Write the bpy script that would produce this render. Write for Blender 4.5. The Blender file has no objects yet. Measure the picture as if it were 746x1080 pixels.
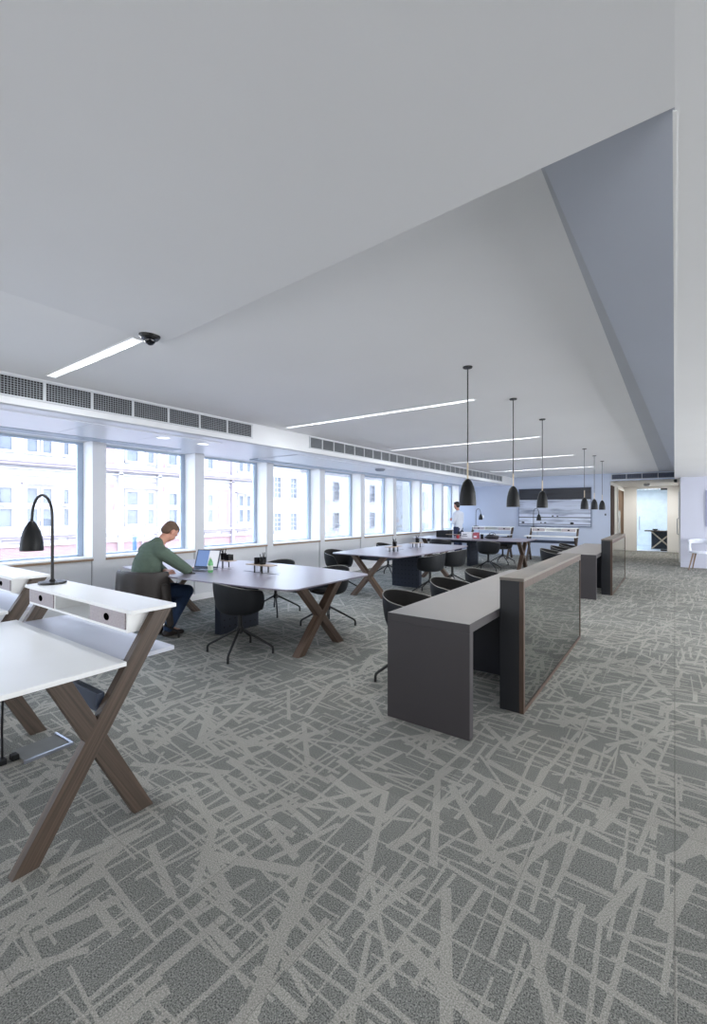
import bpy, bmesh, math, random
from mathutils import Vector, Matrix, noise
random.seed(7)
C = bpy.context.scene.collection
PI = math.pi
R = math.radians

# ------------------------------------------------------------------ materials
def lin(c):
    return tuple(((v/255)/12.92 if v/255 <= 0.04045 else ((v/255+0.055)/1.055)**2.4) for v in c)

def base_mat(name):
    m = bpy.data.materials.new(name); m.use_nodes = True
    nt = m.node_tree
    return m, nt, nt.nodes['Principled BSDF']

def mat(name, rgb, rough=.5, metal=0., spec=.5, var=.06, vscale=6., bump=0., bscale=60., coat=0., emit=None, estr=0.):
    """plain procedural paint / plastic / metal: a base tone with a slight noise variation"""
    m, nt, b = base_mat(name)
    c = lin(rgb)
    n = nt.nodes.new('ShaderNodeTexNoise'); n.inputs['Scale'].default_value = vscale; n.inputs['Detail'].default_value = 3
    tc = nt.nodes.new('ShaderNodeTexCoord'); nt.links.new(tc.outputs['Object'], n.inputs['Vector'])
    r = nt.nodes.new('ShaderNodeValToRGB')
    r.color_ramp.elements[0].position = .3; r.color_ramp.elements[1].position = .7
    r.color_ramp.elements[0].color = tuple(v*(1-var) for v in c)+(1,)
    r.color_ramp.elements[1].color = tuple(min(1, v*(1+var)) for v in c)+(1,)
    nt.links.new(n.outputs['Fac'], r.inputs['Fac']); nt.links.new(r.outputs['Color'], b.inputs['Base Color'])
    b.inputs['Roughness'].default_value = rough; b.inputs['Metallic'].default_value = metal
    b.inputs['Specular IOR Level'].default_value = spec
    b.inputs['Coat Weight'].default_value = coat
    if bump:
        n2 = nt.nodes.new('ShaderNodeTexNoise'); n2.inputs['Scale'].default_value = bscale
        nt.links.new(tc.outputs['Object'], n2.inputs['Vector'])
        bp = nt.nodes.new('ShaderNodeBump'); bp.inputs['Strength'].default_value = bump; bp.inputs['Distance'].default_value = .01
        nt.links.new(n2.outputs['Fac'], bp.inputs['Height']); nt.links.new(bp.outputs['Normal'], b.inputs['Normal'])
    if emit:
        b.inputs['Emission Color'].default_value = lin(emit)+(1,); b.inputs['Emission Strength'].default_value = estr
    return m

def wood(name, dark, light, stretch=(2, 2, 30), rough=.5):
    m, nt, b = base_mat(name)
    tc = nt.nodes.new('ShaderNodeTexCoord'); mp = nt.nodes.new('ShaderNodeMapping')
    mp.inputs['Scale'].default_value = stretch
    nt.links.new(tc.outputs['Generated'], mp.inputs['Vector'])
    n = nt.nodes.new('ShaderNodeTexNoise'); n.inputs['Scale'].default_value = 3; n.inputs['Detail'].default_value = 6; n.inputs['Distortion'].default_value = .4
    nt.links.new(mp.outputs['Vector'], n.inputs['Vector'])
    r = nt.nodes.new('ShaderNodeValToRGB')
    r.color_ramp.elements[0].position = .35; r.color_ramp.elements[1].position = .65
    r.color_ramp.elements[0].color = lin(dark)+(1,); r.color_ramp.elements[1].color = lin(light)+(1,)
    nt.links.new(n.outputs['Fac'], r.inputs['Fac']); nt.links.new(r.outputs['Color'], b.inputs['Base Color'])
    b.inputs['Roughness'].default_value = rough
    return m

def beam_wood(name, dark, light, ang, rough=.5):
    """wood whose grain runs along a slanted beam lying in the local YZ plane"""
    m, nt, b = base_mat(name)
    tc = nt.nodes.new('ShaderNodeTexCoord'); mp = nt.nodes.new('ShaderNodeMapping')
    mp.vector_type = 'POINT'; mp.inputs['Rotation'].default_value = (ang, 0, 0)
    nt.links.new(tc.outputs['Object'], mp.inputs['Vector'])
    mp2 = nt.nodes.new('ShaderNodeMapping'); mp2.inputs['Scale'].default_value = (60, 90, 1.5)
    nt.links.new(mp.outputs['Vector'], mp2.inputs['Vector'])
    n = nt.nodes.new('ShaderNodeTexNoise'); n.inputs['Scale'].default_value = 1.2; n.inputs['Detail'].default_value = 4
    nt.links.new(mp2.outputs['Vector'], n.inputs['Vector'])
    r = nt.nodes.new('ShaderNodeValToRGB')
    r.color_ramp.elements[0].position = .35; r.color_ramp.elements[1].position = .65
    r.color_ramp.elements[0].color = lin(dark)+(1,); r.color_ramp.elements[1].color = lin(light)+(1,)
    nt.links.new(n.outputs['Fac'], r.inputs['Fac']); nt.links.new(r.outputs['Color'], b.inputs['Base Color'])
    b.inputs['Roughness'].default_value = rough
    return m

def emis(name, rgb, s):
    m, nt, b = base_mat(name)
    b.inputs['Base Color'].default_value = lin(rgb)+(1,)
    b.inputs['Emission Color'].default_value = lin(rgb)+(1,); b.inputs['Emission Strength'].default_value = s
    return m

def glass(name, tint, refl=.08, rough=0.):
    m = bpy.data.materials.new(name); m.use_nodes = True; nt = m.node_tree; nt.nodes.clear()
    o = nt.nodes.new('ShaderNodeOutputMaterial'); t = nt.nodes.new('ShaderNodeBsdfTransparent'); g = nt.nodes.new('ShaderNodeBsdfGlossy')
    t.inputs['Color'].default_value = tint+(1,); g.inputs['Roughness'].default_value = rough
    lw = nt.nodes.new('ShaderNodeFresnel'); lw.inputs['IOR'].default_value = 1.35
    ma = nt.nodes.new('ShaderNodeMath'); ma.operation = 'MULTIPLY'; ma.inputs[1].default_value = refl*12
    ma.use_clamp = True
    nt.links.new(lw.outputs[0], ma.inputs[0])
    mx = nt.nodes.new('ShaderNodeMixShader'); nt.links.new(ma.outputs[0], mx.inputs[0])
    nt.links.new(t.outputs[0], mx.inputs[1]); nt.links.new(g.outputs[0], mx.inputs[2]); nt.links.new(mx.outputs[0], o.inputs[0])
    return m

def carpet():
    m, nt, b = base_mat('patterned_carpet')
    N = nt.nodes; L = nt.links
    tc = N.new('ShaderNodeTexCoord')
    vec = tc.outputs['Object']
    def M(op, a, bb=None, c=None):
        n = N.new('ShaderNodeMath'); n.operation = op
        for i, v in enumerate((a, bb, c)):
            if v is None: continue
            if isinstance(v, (int, float)): n.inputs[i].default_value = v
            else: L.new(v, n.inputs[i])
        return n.outputs[0]
    # slight waver of the stroke edges
    nz = N.new('ShaderNodeTexNoise'); nz.inputs['Scale'].default_value = 90; nz.inputs['Detail'].default_value = 1
    L.new(vec, nz.inputs['Vector'])
    vs = N.new('ShaderNodeVectorMath'); vs.operation = 'MULTIPLY_ADD'
    L.new(nz.outputs['Color'], vs.inputs[0]); vs.inputs[1].default_value = (.006, .006, 0); L.new(vec, vs.inputs[2])
    # fields of short straight strokes: angle, length, pitch, density, half width, tilt
    layers = [
        (4, .80, .115, .55, .105, 1.1), (-4, .52, .066, .42, .13, .8), (10, .44, .150, .42, .16, 1.0), (1, .27, .100, .30, .17, .3),
        (93, .76, .120, .52, .105, 1.1), (87, .50, .070, .40, .13, .8), (98, .40, .155, .40, .16, 1.0), (90, .25, .104, .30, .17, .3),
        (36, .62, .30, .36, .075, 1.1), (-33, .60, .33, .36, .075, 1.1), (62, .70, .28, .34, .085, .9), (118, .66, .34, .32, .075, .9)]
    prev = None
    for k, (an, ln, pt, de, wi, ti) in enumerate(layers):
        mp = N.new('ShaderNodeMapping'); mp.inputs['Rotation'].default_value = (0, 0, R(an))
        if prev is None: L.new(vs.outputs[0], mp.inputs['Vector'])
        else:   # depending on the layer before keeps the number of live shader values low
            dp = N.new('ShaderNodeVectorMath'); dp.operation = 'MULTIPLY_ADD'; L.new(prev, dp.inputs[0]); dp.inputs[1].default_value = (1e-6, 0, 0); L.new(vs.outputs[0], dp.inputs[2])
            L.new(dp.outputs[0], mp.inputs['Vector'])
        mp.inputs['Location'].default_value = (k*1.37, k*.731, 0)
        sp = N.new('ShaderNodeSeparateXYZ'); L.new(mp.outputs[0], sp.inputs[0])
        v = M('DIVIDE', sp.outputs[1], pt); row = M('FLOOR', v)
        w1 = N.new('ShaderNodeTexWhiteNoise'); w1.noise_dimensions = '1D'; L.new(row, w1.inputs['W'])
        u = M('MULTIPLY_ADD', sp.outputs[0], 1/ln, M('MULTIPLY', w1.outputs['Value'], 7.3))
        c2 = N.new('ShaderNodeCombineXYZ'); L.new(row, c2.inputs[0]); L.new(M('FLOOR', u), c2.inputs[1]); c2.inputs[2].default_value = k*3.7+1.3
        w2 = N.new('ShaderNodeTexWhiteNoise'); w2.noise_dimensions = '3D'; L.new(c2.outputs[0], w2.inputs['Vector'])
        s2 = N.new('ShaderNodeSeparateColor'); L.new(w2.outputs['Color'], s2.inputs[0])
        fu = M('SUBTRACT', M('FRACT', u), .5)
        tl = M('MULTIPLY', M('MULTIPLY_ADD', s2.outputs[0], ti, -.5*ti), fu)
        dv = M('ABSOLUTE', M('SUBTRACT', M('SUBTRACT', M('FRACT', v), .5), tl))
        a_ = M('LESS_THAN', dv, M('MULTIPLY_ADD', s2.outputs[1], wi*.75, wi*.3))
        l_ = M('LESS_THAN', M('ABSOLUTE', fu), M('MULTIPLY_ADD', s2.outputs[2], .25, .27))
        out = M('MULTIPLY', M('MULTIPLY', a_, l_), M('LESS_THAN', w2.outputs['Value'], de))
        prev = out if prev is None else M('MAXIMUM', prev, out)
    # tile-to-tile and area shade variation
    va = N.new('ShaderNodeVectorMath'); va.operation = 'SNAP'; va.inputs[1].default_value = (.5, .5, 1); L.new(vec, va.inputs[0])
    wt = N.new('ShaderNodeTexWhiteNoise'); L.new(va.outputs[0], wt.inputs['Vector'])
    pile = N.new('ShaderNodeTexNoise'); pile.inputs['Scale'].default_value = 210; pile.inputs['Detail'].default_value = 2; L.new(vec, pile.inputs['Vector'])
    pat = N.new('ShaderNodeTexNoise'); pat.inputs['Scale'].default_value = 2.2; L.new(vec, pat.inputs['Vector'])
    def ramp(fac, a, bb, p0=.3, p1=.7):
        r = N.new('ShaderNodeValToRGB'); r.color_ramp.elements[0].position = p0; r.color_ramp.elements[1].position = p1
        r.color_ramp.elements[0].color = lin(a)+(1,); r.color_ramp.elements[1].color = lin(bb)+(1,); L.new(fac, r.inputs['Fac']); return r.outputs['Color']
    dark = ramp(pile.outputs['Fac'], (62, 64, 63), (156, 157, 152))
    light = ramp(pile.outputs['Fac'], (120, 119, 114), (180, 178, 171))
    mixc = N.new('ShaderNodeMix'); mixc.data_type = 'RGBA'; L.new(prev, mixc.inputs[0]); L.new(dark, mixc.inputs[6]); L.new(light, mixc.inputs[7])
    shade = N.new('ShaderNodeMath'); shade.operation = 'MULTIPLY_ADD'; L.new(wt.outputs['Value'], shade.inputs[0]); shade.inputs[1].default_value = .14; shade.inputs[2].default_value = .84
    sh2 = N.new('ShaderNodeMath'); sh2.operation = 'MULTIPLY_ADD'; L.new(pat.outputs['Fac'], sh2.inputs[0]); sh2.inputs[1].default_value = .25; L.new(shade.outputs[0], sh2.inputs[2])
    mul = N.new('ShaderNodeMix'); mul.data_type = 'RGBA'; mul.blend_type = 'MULTIPLY'; mul.inputs[0].default_value = 1
    L.new(mixc.outputs[2], mul.inputs[6]); L.new(sh2.outputs[0], mul.inputs[7])
    # thin seams of the half-metre carpet tiles
    fr = N.new('ShaderNodeVectorMath'); fr.operation = 'MODULO'; fr.inputs[1].default_value = (.5, .5, 1); L.new(vec, fr.inputs[0])
    ab = N.new('ShaderNodeVectorMath'); ab.operation = 'ABSOLUTE'; L.new(fr.outputs[0], ab.inputs[0])
    se = N.new('ShaderNodeSeparateXYZ'); L.new(ab.outputs[0], se.inputs[0])
    mn = N.new('ShaderNodeMath'); mn.operation = 'MINIMUM'; L.new(se.outputs[0], mn.inputs[0]); L.new(se.outputs[1], mn.inputs[1])
    lt = N.new('ShaderNodeMath'); lt.operation = 'LESS_THAN'; L.new(mn.outputs[0], lt.inputs[0]); lt.inputs[1].default_value = .003
    ls = N.new('ShaderNodeMath'); ls.operation = 'MULTIPLY'; L.new(lt.outputs[0], ls.inputs[0]); ls.inputs[1].default_value = .35
    sm = N.new('ShaderNodeMix'); sm.data_type = 'RGBA'; L.new(ls.outputs[0], sm.inputs[0]); L.new(mul.outputs[2], sm.inputs[6]); sm.inputs[7].default_value = lin((70, 70, 68))+(1,)
    L.new(sm.outputs[2], b.inputs['Base Color'])
    b.inputs['Roughness'].default_value = .95; b.inputs['Specular IOR Level'].default_value = .1
    hs = N.new('ShaderNodeMath'); hs.operation = 'MULTIPLY_ADD'; L.new(prev, hs.inputs[0]); hs.inputs[1].default_value = .8; L.new(pile.outputs['Fac'], hs.inputs[2])
    bp = N.new('ShaderNodeBump'); bp.inputs['Strength'].default_value = .35; bp.inputs['Distance'].default_value = .004
    L.new(hs.outputs[0], bp.inputs['Height']); L.new(bp.outputs['Normal'], b.inputs['Normal'])
    return m

def brick(name, c1, c2, mortar, scale=3.):
    m, nt, b = base_mat(name)
    tc = nt.nodes.new('ShaderNodeTexCoord'); mp = nt.nodes.new('ShaderNodeMapping')
    mp.inputs['Rotation'].default_value = (R(90), 0, R(90))
    nt.links.new(tc.outputs['Object'], mp.inputs['Vector'])
    # facade lies in the YZ plane: use (y, z)
    sp = nt.nodes.new('ShaderNodeSeparateXYZ'); nt.links.new(tc.outputs['Object'], sp.inputs[0])
    cb = nt.nodes.new('ShaderNodeCombineXYZ'); nt.links.new(sp.outputs[1], cb.inputs[0]); nt.links.new(sp.outputs[2], cb.inputs[1])
    br = nt.nodes.new('ShaderNodeTexBrick'); nt.links.new(cb.outputs[0], br.inputs['Vector'])
    br.inputs['Scale'].default_value = scale
    br.inputs['Color1'].default_value = lin(c1)+(1,); br.inputs['Color2'].default_value = lin(c2)+(1,); br.inputs['Mortar'].default_value = lin(mortar)+(1,)
    br.inputs['Mortar Size'].default_value = .018
    nt.links.new(br.outputs['Color'], b.inputs['Base Color']); b.inputs['Roughness'].default_value = .9
    return m

M_ = {}
M_['carpet'] = carpet()
M_['ceil_near'] = mat('near_ceiling_paint', (238, 239, 242), .9, var=.012, vscale=1.2, spec=.2)
M_['ceil'] = mat('ceiling_paint', (242, 243, 246), .9, var=.012, vscale=1.2, spec=.2)
M_['ceil_shaded'] = mat('shaded_slope_paint', (196, 200, 208), .9, var=.012, vscale=1.2, spec=.2)  # darker tone carries the shading of the ceiling slope
M_['wall'] = mat('wall_paint', (222, 224, 228), .85, var=.012, vscale=1.5, spec=.2)
M_['wall_blue'] = mat('pale_blue_wall_paint', (192, 202, 222), .85, var=.015, vscale=1.5, spec=.2)
M_['wall_lilac'] = mat('lilac_wall_paint', (194, 197, 212), .85, var=.015, vscale=1.5, spec=.2)
M_['wall_cream'] = mat('cream_wall_paint', (238, 237, 234), .85, var=.012, vscale=1.5, spec=.2)
M_['soffit'] = mat('metal_soffit_panel', (224, 227, 238), .3, var=.01, spec=.5)
M_['trim'] = mat('window_frame_paint', (180, 195, 214), .45, var=.03)
M_['whitegloss'] = mat('white_gloss', (240, 241, 242), .3, var=.01)
M_['desk_white'] = mat('white_laminate', (238, 240, 241), .32, var=.008)
M_['sill_wood'] = wood('sill_wood', (128, 104, 84), (160, 134, 108))
M_['walnut'] = wood('walnut', (66, 50, 41), (104, 82, 67))
M_['walA'] = beam_wood('walnut_beam_a', (60, 49, 41), (86, 71, 60), R(32))
M_['walB'] = beam_wood('walnut_beam_b', (56, 46, 38), (80, 66, 56), R(-30))
M_['oakA'] = beam_wood('smoked_oak_beam_a', (80, 64, 54), (116, 96, 82), R(42))
M_['oakB'] = beam_wood('smoked_oak_beam_b', (80, 65, 56), (112, 94, 82), R(-42))
M_['drawer'] = wood('grey_drawer_wood', (150, 143, 148), (176, 168, 172), (30, 2, 3))
M_['black'] = mat('black_metal', (17, 18, 21), .38, var=.05)
M_['blackmat'] = mat('black_enamel', (16, 18, 21), .45, spec=.3, var=.05)
M_['shell'] = mat('charcoal_shell', (22, 25, 30), .6, spec=.35, var=.05)
M_['shell_in'] = mat('charcoal_felt', (30, 30, 31), .85, var=.12, vscale=60)
M_['edge'] = mat('pale_shell_edge', (128, 126, 122), .6)
M_['tabletop'] = mat('dark_table_linoleum', (136, 130, 142), .30, var=.03, spec=.6)
M_['apron'] = mat('dark_navy_steel', (32, 40, 56), .45, var=.04)
M_['counter_top'] = mat('taupe_laminate_top', (120, 117, 115), .45, var=.02)
M_['counter_side'] = mat('taupe_laminate_side', (57, 54, 57), .5, var=.02)
M_['counter_dark'] = mat('dark_navy_panel', (24, 27, 38), .5, var=.04)
M_['end_dark'] = mat('slate_panel', (21, 24, 30), .5, var=.04)
M_['cap_wood'] = wood('taupe_wood_cap', (104, 98, 92), (120, 114, 106), (30, 2, 2))
M_['frame_wood'] = wood('brown_wood_frame', (62, 47, 38), (84, 65, 53), (2, 20, 2))
M_['grille'] = mat('grille_paint', (196, 200, 206), .5, var=.02)
M_['duct'] = mat('duct_black', (22, 24, 28), .8)
M_['duct_bar'] = mat('duct_bar_grey', (150, 155, 162), .6)
M_['light'] = emis('lit_diffuser', (244, 248, 255), 1.0)
M_['bulb'] = emis('warm_bulb', (255, 226, 190), 6.)
M_['stem'] = mat('pale_wood_stem', (206, 190, 166), .5)
M_['hole'] = mat('hole_black_b', (6, 6, 8), 1., spec=0.)
M_['reveal'] = mat('bright_white_lining', (252, 252, 252), .4, var=.004)
M_['rear_shaded'] = mat('shaded_white_laminate', (196, 200, 212), .35, var=.008)  # white laminate greyed, with the shade below the hutch put into its colour
M_['glass'] = glass('window_glass', (.97, .985, 1.), .06)
M_['door_glass'] = glass('door_glass', (.90, .95, .97), .05)
M_['stone'] = mat('pale_stone', (150, 146, 149), .9, var=.05, vscale=1.5)
M_['stone2'] = mat('cream_render', (164, 164, 167), .9, var=.03, vscale=1.2)
M_['stone_shadow'] = mat('shaded_stone', (126, 116, 122), .9, var=.08, vscale=2)  # darker copy of the stone, shade painted into ledges and recesses
M_['brick'] = brick('pale_red_brick', (124, 96, 96), (114, 87, 88), (138, 126, 127), 4.)
M_['pane_ext'] = mat('dull_window_glass', (78, 81, 88), .7, var=.25, vscale=1.4)
M_['road'] = mat('asphalt', (90, 90, 92), .9)
M_['bluepole'] = mat('blue_pole_paint', (44, 70, 120), .5)
M_['skin'] = mat('skin', (205, 150, 128), .5, var=.05, vscale=20)
M_['hair'] = mat('brown_hair', (100, 78, 64), .8, var=.25, vscale=60)
M_['hair_dark'] = mat('dark_hair', (52, 44, 44), .8, var=.25, vscale=60)
M_['sweater'] = mat('green_knit', (90, 106, 94), .95, var=.10, vscale=9, bump=.25, bscale=140)
M_['jeans'] = mat('blue_denim', (50, 70, 102), .9, var=.16, vscale=14, bump=.2, bscale=200)
M_['jacket'] = mat('dark_brown_leather', (52, 47, 45), .55, var=.25, vscale=7, bump=.3, bscale=20)
M_['shoe'] = mat('dark_brown_shoe', (46, 38, 36), .45)
M_['shirt'] = mat('white_shirt', (216, 222, 234), .85, var=.03)
M_['navy'] = mat('navy_trousers', (40, 48, 78), .85, var=.05)
M_['screen'] = None
M_['silver'] = mat('silver_plastic', (150, 156, 168), .35, metal=.3)
M_['keys'] = mat('dark_keys', (58, 64, 78), .5)
M_['bottle'] = mat('green_bottle_plastic', (120, 190, 130), .25, var=.1, spec=.6)
M_['cap'] = mat('white_cap', (235, 238, 235), .4)
M_['traywood'] = wood('light_tray_wood', (168, 146, 126), (194, 174, 152), (3, 30, 2))
M_['red'] = mat('red_plastic', (188, 54, 62), .4)
M_['redbox'] = mat('faded_red_card', (176, 92, 104), .7)
M_['card'] = mat('white_card', (228, 228, 232), .7)
M_['brown_door'] = wood('dark_brown_door', (52, 28, 20), (72, 40, 28), (3, 3, 30), .85)
M_['brown_panel'] = wood('brown_door_panel', (86, 66, 48), (108, 84, 62), (3, 3, 30), .85)
M_['steel'] = mat('brushed_steel', (150, 155, 165), .35, metal=.8)
M_['white_chair'] = mat('white_chair_shell', (226, 231, 243), .4, var=.01)
M_['chairleg'] = wood('chair_leg_wood', (116, 98, 84), (146, 124, 106))
M_['dark_glass_back'] = None
M_['smoked'] = None

def smoked():
    m, nt, b = base_mat('smoked_glass_panel')
    n = nt.nodes.new('ShaderNodeTexNoise'); n.inputs['Scale'].default_value = 2
    r = nt.nodes.new('ShaderNodeValToRGB'); r.color_ramp.elements[0].color = (.30, .32, .31, 1); r.color_ramp.elements[1].color = (.34, .36, .35, 1)
    nt.links.new(n.outputs['Fac'], r.inputs['Fac']); nt.links.new(r.outputs['Color'], b.inputs['Base Color'])
    b.inputs['Metallic'].default_value = 1.; b.inputs['Roughness'].default_value = .03
    return m
M_['smoked'] = smoked()

def screen_mat():
    m, nt, b = base_mat('laptop_display')
    tc = nt.nodes.new('ShaderNodeTexCoord')
    sp = nt.nodes.new('ShaderNodeSeparateXYZ'); nt.links.new(tc.outputs['Generated'], sp.inputs[0])
    r = nt.nodes.new('ShaderNodeValToRGB'); r.color_ramp.interpolation = 'CONSTANT'
    e = r.color_ramp.elements; e[0].color = lin((120, 150, 205))+(1,); e[1].position = .55; e[1].color = lin((235, 240, 250))+(1,)
    nt.links.new(sp.outputs[0], r.inputs['Fac'])
    w = nt.nodes.new('ShaderNodeTexWave'); w.bands_direction = 'Z'; w.inputs['Scale'].default_value = 14
    nt.links.new(tc.outputs['Generated'], w.inputs['Vector'])
    mx = nt.nodes.new('ShaderNodeMix'); mx.data_type = 'RGBA'; mx.blend_type = 'MULTIPLY'; mx.inputs[0].default_value = .35
    nt.links.new(r.outputs['Color'], mx.inputs[6]); nt.links.new(w.outputs['Color'], mx.inputs[7])
    nt.links.new(mx.outputs[2], b.inputs['Emission Color']); b.inputs['Emission Strength'].default_value = .75
    b.inputs['Base Color'].default_value = (.02, .02, .03, 1); b.inputs['Roughness'].default_value = .3
    return m
M_['screen'] = screen_mat()

def art_mat():
    m, nt, b = base_mat('abstract_artwork')
    N = nt.nodes; L = nt.links
    tc = N.new('ShaderNodeTexCoord'); sp = N.new('ShaderNodeSeparateXYZ'); L.new(tc.outputs['Generated'], sp.inputs[0])
    mp = N.new('ShaderNodeMapping'); mp.inputs['Scale'].default_value = (1.6, 1, 7); mp.inputs['Rotation'].default_value = (0, R(4), 0); L.new(tc.outputs['Generated'], mp.inputs['Vector'])
    n = N.new('ShaderNodeTexNoise'); n.inputs['Scale'].default_value = 1.6; n.inputs['Detail'].default_value = 5; L.new(mp.outputs['Vector'], n.inputs['Vector'])
    r = N.new('ShaderNodeValToRGB'); r.color_ramp.interpolation = 'LINEAR'
    e = r.color_ramp.elements
    e[0].position = 0; e[0].color = lin((120, 130, 155))+(1,); e[1].position = 1; e[1].color = lin((30, 33, 44))+(1,)
    for p, c in ((.03, (214, 222, 238)), (.05, (60, 66, 84)), (.065, (205, 213, 232)), (.215, (214, 222, 238)), (.225, (52, 58, 74)), (.24, (52, 58, 74)), (.25, (216, 224, 240)),
                 (.33, (196, 204, 224)), (.345, (120, 128, 150)), (.36, (176, 184, 204)), (.5, (196, 204, 222)), (.66, (180, 188, 208)), (.695, (206, 214, 230)), (.71, (34, 37, 48))):
        x = e.new(p); x.color = lin(c)+(1,)
    L.new(sp.outputs[2], r.inputs['Fac'])
    r2 = N.new('ShaderNodeValToRGB'); r2.color_ramp.elements[0].position = .34; r2.color_ramp.elements[1].position = .5
    r2.color_ramp.elements[0].color = (.25, .27, .33, 1); r2.color_ramp.elements[1].color = (1, 1, 1, 1); L.new(n.outputs['Fac'], r2.inputs['Fac'])
    mx = N.new('ShaderNodeMix'); mx.data_type = 'RGBA'; mx.blend_type = 'MULTIPLY'; mx.inputs[0].default_value = .75
    L.new(r.outputs['Color'], mx.inputs[6]); L.new(r2.outputs['Color'], mx.inputs[7]); L.new(mx.outputs[2], b.inputs['Base Color'])
    b.inputs['Roughness'].default_value = .35
    return m
M_['art'] = art_mat()

# ------------------------------------------------------------------ mesh helpers
def link(name, me, m, parent=None, loc=None, smooth=False):
    o = bpy.data.objects.new(name, me); C.objects.link(o)
    for q in (m if isinstance(m, (list, tuple)) else [m]): me.materials.append(q)
    if parent is not None: o.parent = parent
    if loc is not None: o.location = loc
    if smooth:
        for p in me.polygons: p.use_smooth = True
    return o

def obj(name, bm, m, parent=None, loc=None, smooth=False, bevel=0., sharp=40):
    me = bpy.data.meshes.new(name)
    bmesh.ops.recalc_face_normals(bm, faces=bm.faces)
    bm.to_mesh(me); bm.free()
    o = link(name, me, m, parent, loc, smooth)
    if smooth and sharp:
        me.set_sharp_from_angle(angle=R(sharp))
    if bevel:
        md = o.modifiers.new('bevel', 'BEVEL'); md.width = bevel; md.segments = 2; md.limit_method = 'ANGLE'; md.angle_limit = R(40)
    return o

def B(): return bmesh.new()

def box(bm, x0, x1, y0, y1, z0, z1, mtx=None):
    vs = [bm.verts.new(v) for v in ((x0,y0,z0),(x1,y0,z0),(x1,y1,z0),(x0,y1,z0),(x0,y0,z1),(x1,y0,z1),(x1,y1,z1),(x0,y1,z1))]
    if mtx:
        for v in vs: v.co = mtx @ v.co
    for f in ((0,3,2,1),(4,5,6,7),(0,1,5,4),(1,2,6,5),(2,3,7,6),(3,0,4,7)): bm.faces.new([vs[i] for i in f])
    return bm

def prism(bm, pts, vec):
    """pts: ring of 3-D points, extruded by vec"""
    vec = Vector(vec)
    a = [bm.verts.new(p) for p in pts]; b = [bm.verts.new(Vector(p)+vec) for p in pts]
    bm.faces.new(a[::-1]); bm.faces.new(b)
    n = len(pts)
    for i in range(n): bm.faces.new((a[i], a[(i+1)%n], b[(i+1)%n], b[i]))
    return bm

def tube(bm, pts, r, seg=10, cap=True):
    pts = [Vector(p) for p in pts]
    rs = r if isinstance(r, (list, tuple)) else [r]*len(pts)
    rings = []; up = None
    for i, p in enumerate(pts):
        d = (pts[min(i+1, len(pts)-1)]-pts[max(i-1, 0)]).normalized()
        if up is None:
            up = Vector((0, 0, 1)) if abs(d.z) < .9 else Vector((1, 0, 0))
        s = d.cross(up).normalized(); up = s.cross(d).normalized()
        rings.append([bm.verts.new(p+(s*math.cos(a)+up*math.sin(a))*rs[i]) for a in (2*PI*k/seg for k in range(seg))])
    for a, b in zip(rings, rings[1:]):
        for k in range(seg): bm.faces.new((a[k], a[(k+1)%seg], b[(k+1)%seg], b[k]))
    if cap: bm.faces.new(rings[0][::-1]); bm.faces.new(rings[-1])
    return bm

def lathe(bm, prof, seg=28, c=(0, 0, 0), capb=True, capt=True):
    rings = []
    for r, z in prof:
        if r < 1e-5: rings.append([bm.verts.new((c[0], c[1], c[2]+z))])
        else: rings.append([bm.verts.new((c[0]+r*math.cos(2*PI*k/seg), c[1]+r*math.sin(2*PI*k/seg), c[2]+z)) for k in range(seg)])
    for a, b in zip(rings, rings[1:]):
        if len(a) == 1 and len(b) == 1: continue
        for k in range(seg):
            if len(a) == 1: bm.faces.new((a[0], b[(k+1)%seg], b[k]))
            elif len(b) == 1: bm.faces.new((a[k], a[(k+1)%seg], b[0]))
            else: bm.faces.new((a[k], a[(k+1)%seg], b[(k+1)%seg], b[k]))
    if capb and len(rings[0]) > 1: bm.faces.new(rings[0][::-1])
    if capt and len(rings[-1]) > 1: bm.faces.new(rings[-1])
    return bm

def thing(name, label, cat, loc=(0, 0, 0), rz=0., group=None):
    o = bpy.data.objects.new(name, None); C.objects.link(o)
    o.empty_display_size = .1
    o.location = loc; o.rotation_euler = (0, 0, rz); o['label'] = label; o['category'] = cat
    if group: o['group'] = group
    return o
def tag(o, label, cat, group=None, kind=None):
    o['label'] = label; o['category'] = cat
    if group: o['group'] = group
    if kind: o['kind'] = kind
    return o
def struct(name, bm, m, parent=None, **k):
    o = obj(name, bm, m, parent, **k)
    if parent is None: o['kind'] = 'structure'
    return o
def dup(root, loc, rz, label, group=None):
    r = root.copy(); C.objects.link(r); r.location = loc; r.rotation_euler = (0, 0, rz); r['label'] = label
    if group: r['group'] = group
    for ch in root.children:
        c = ch.copy(); C.objects.link(c); c.parent = r
        for g in ch.children:
            d = g.copy(); C.objects.link(d); d.parent = c
    return r

# ------------------------------------------------------------------ room shell
WX = -6.45; ZC = 2.63; ZL = 2.38; YB = -3.6; YF = 15.6
o = struct('floor', box(B(), -6.8, 5.2, YB, 24, -.1, 0), M_['carpet'])

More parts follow.
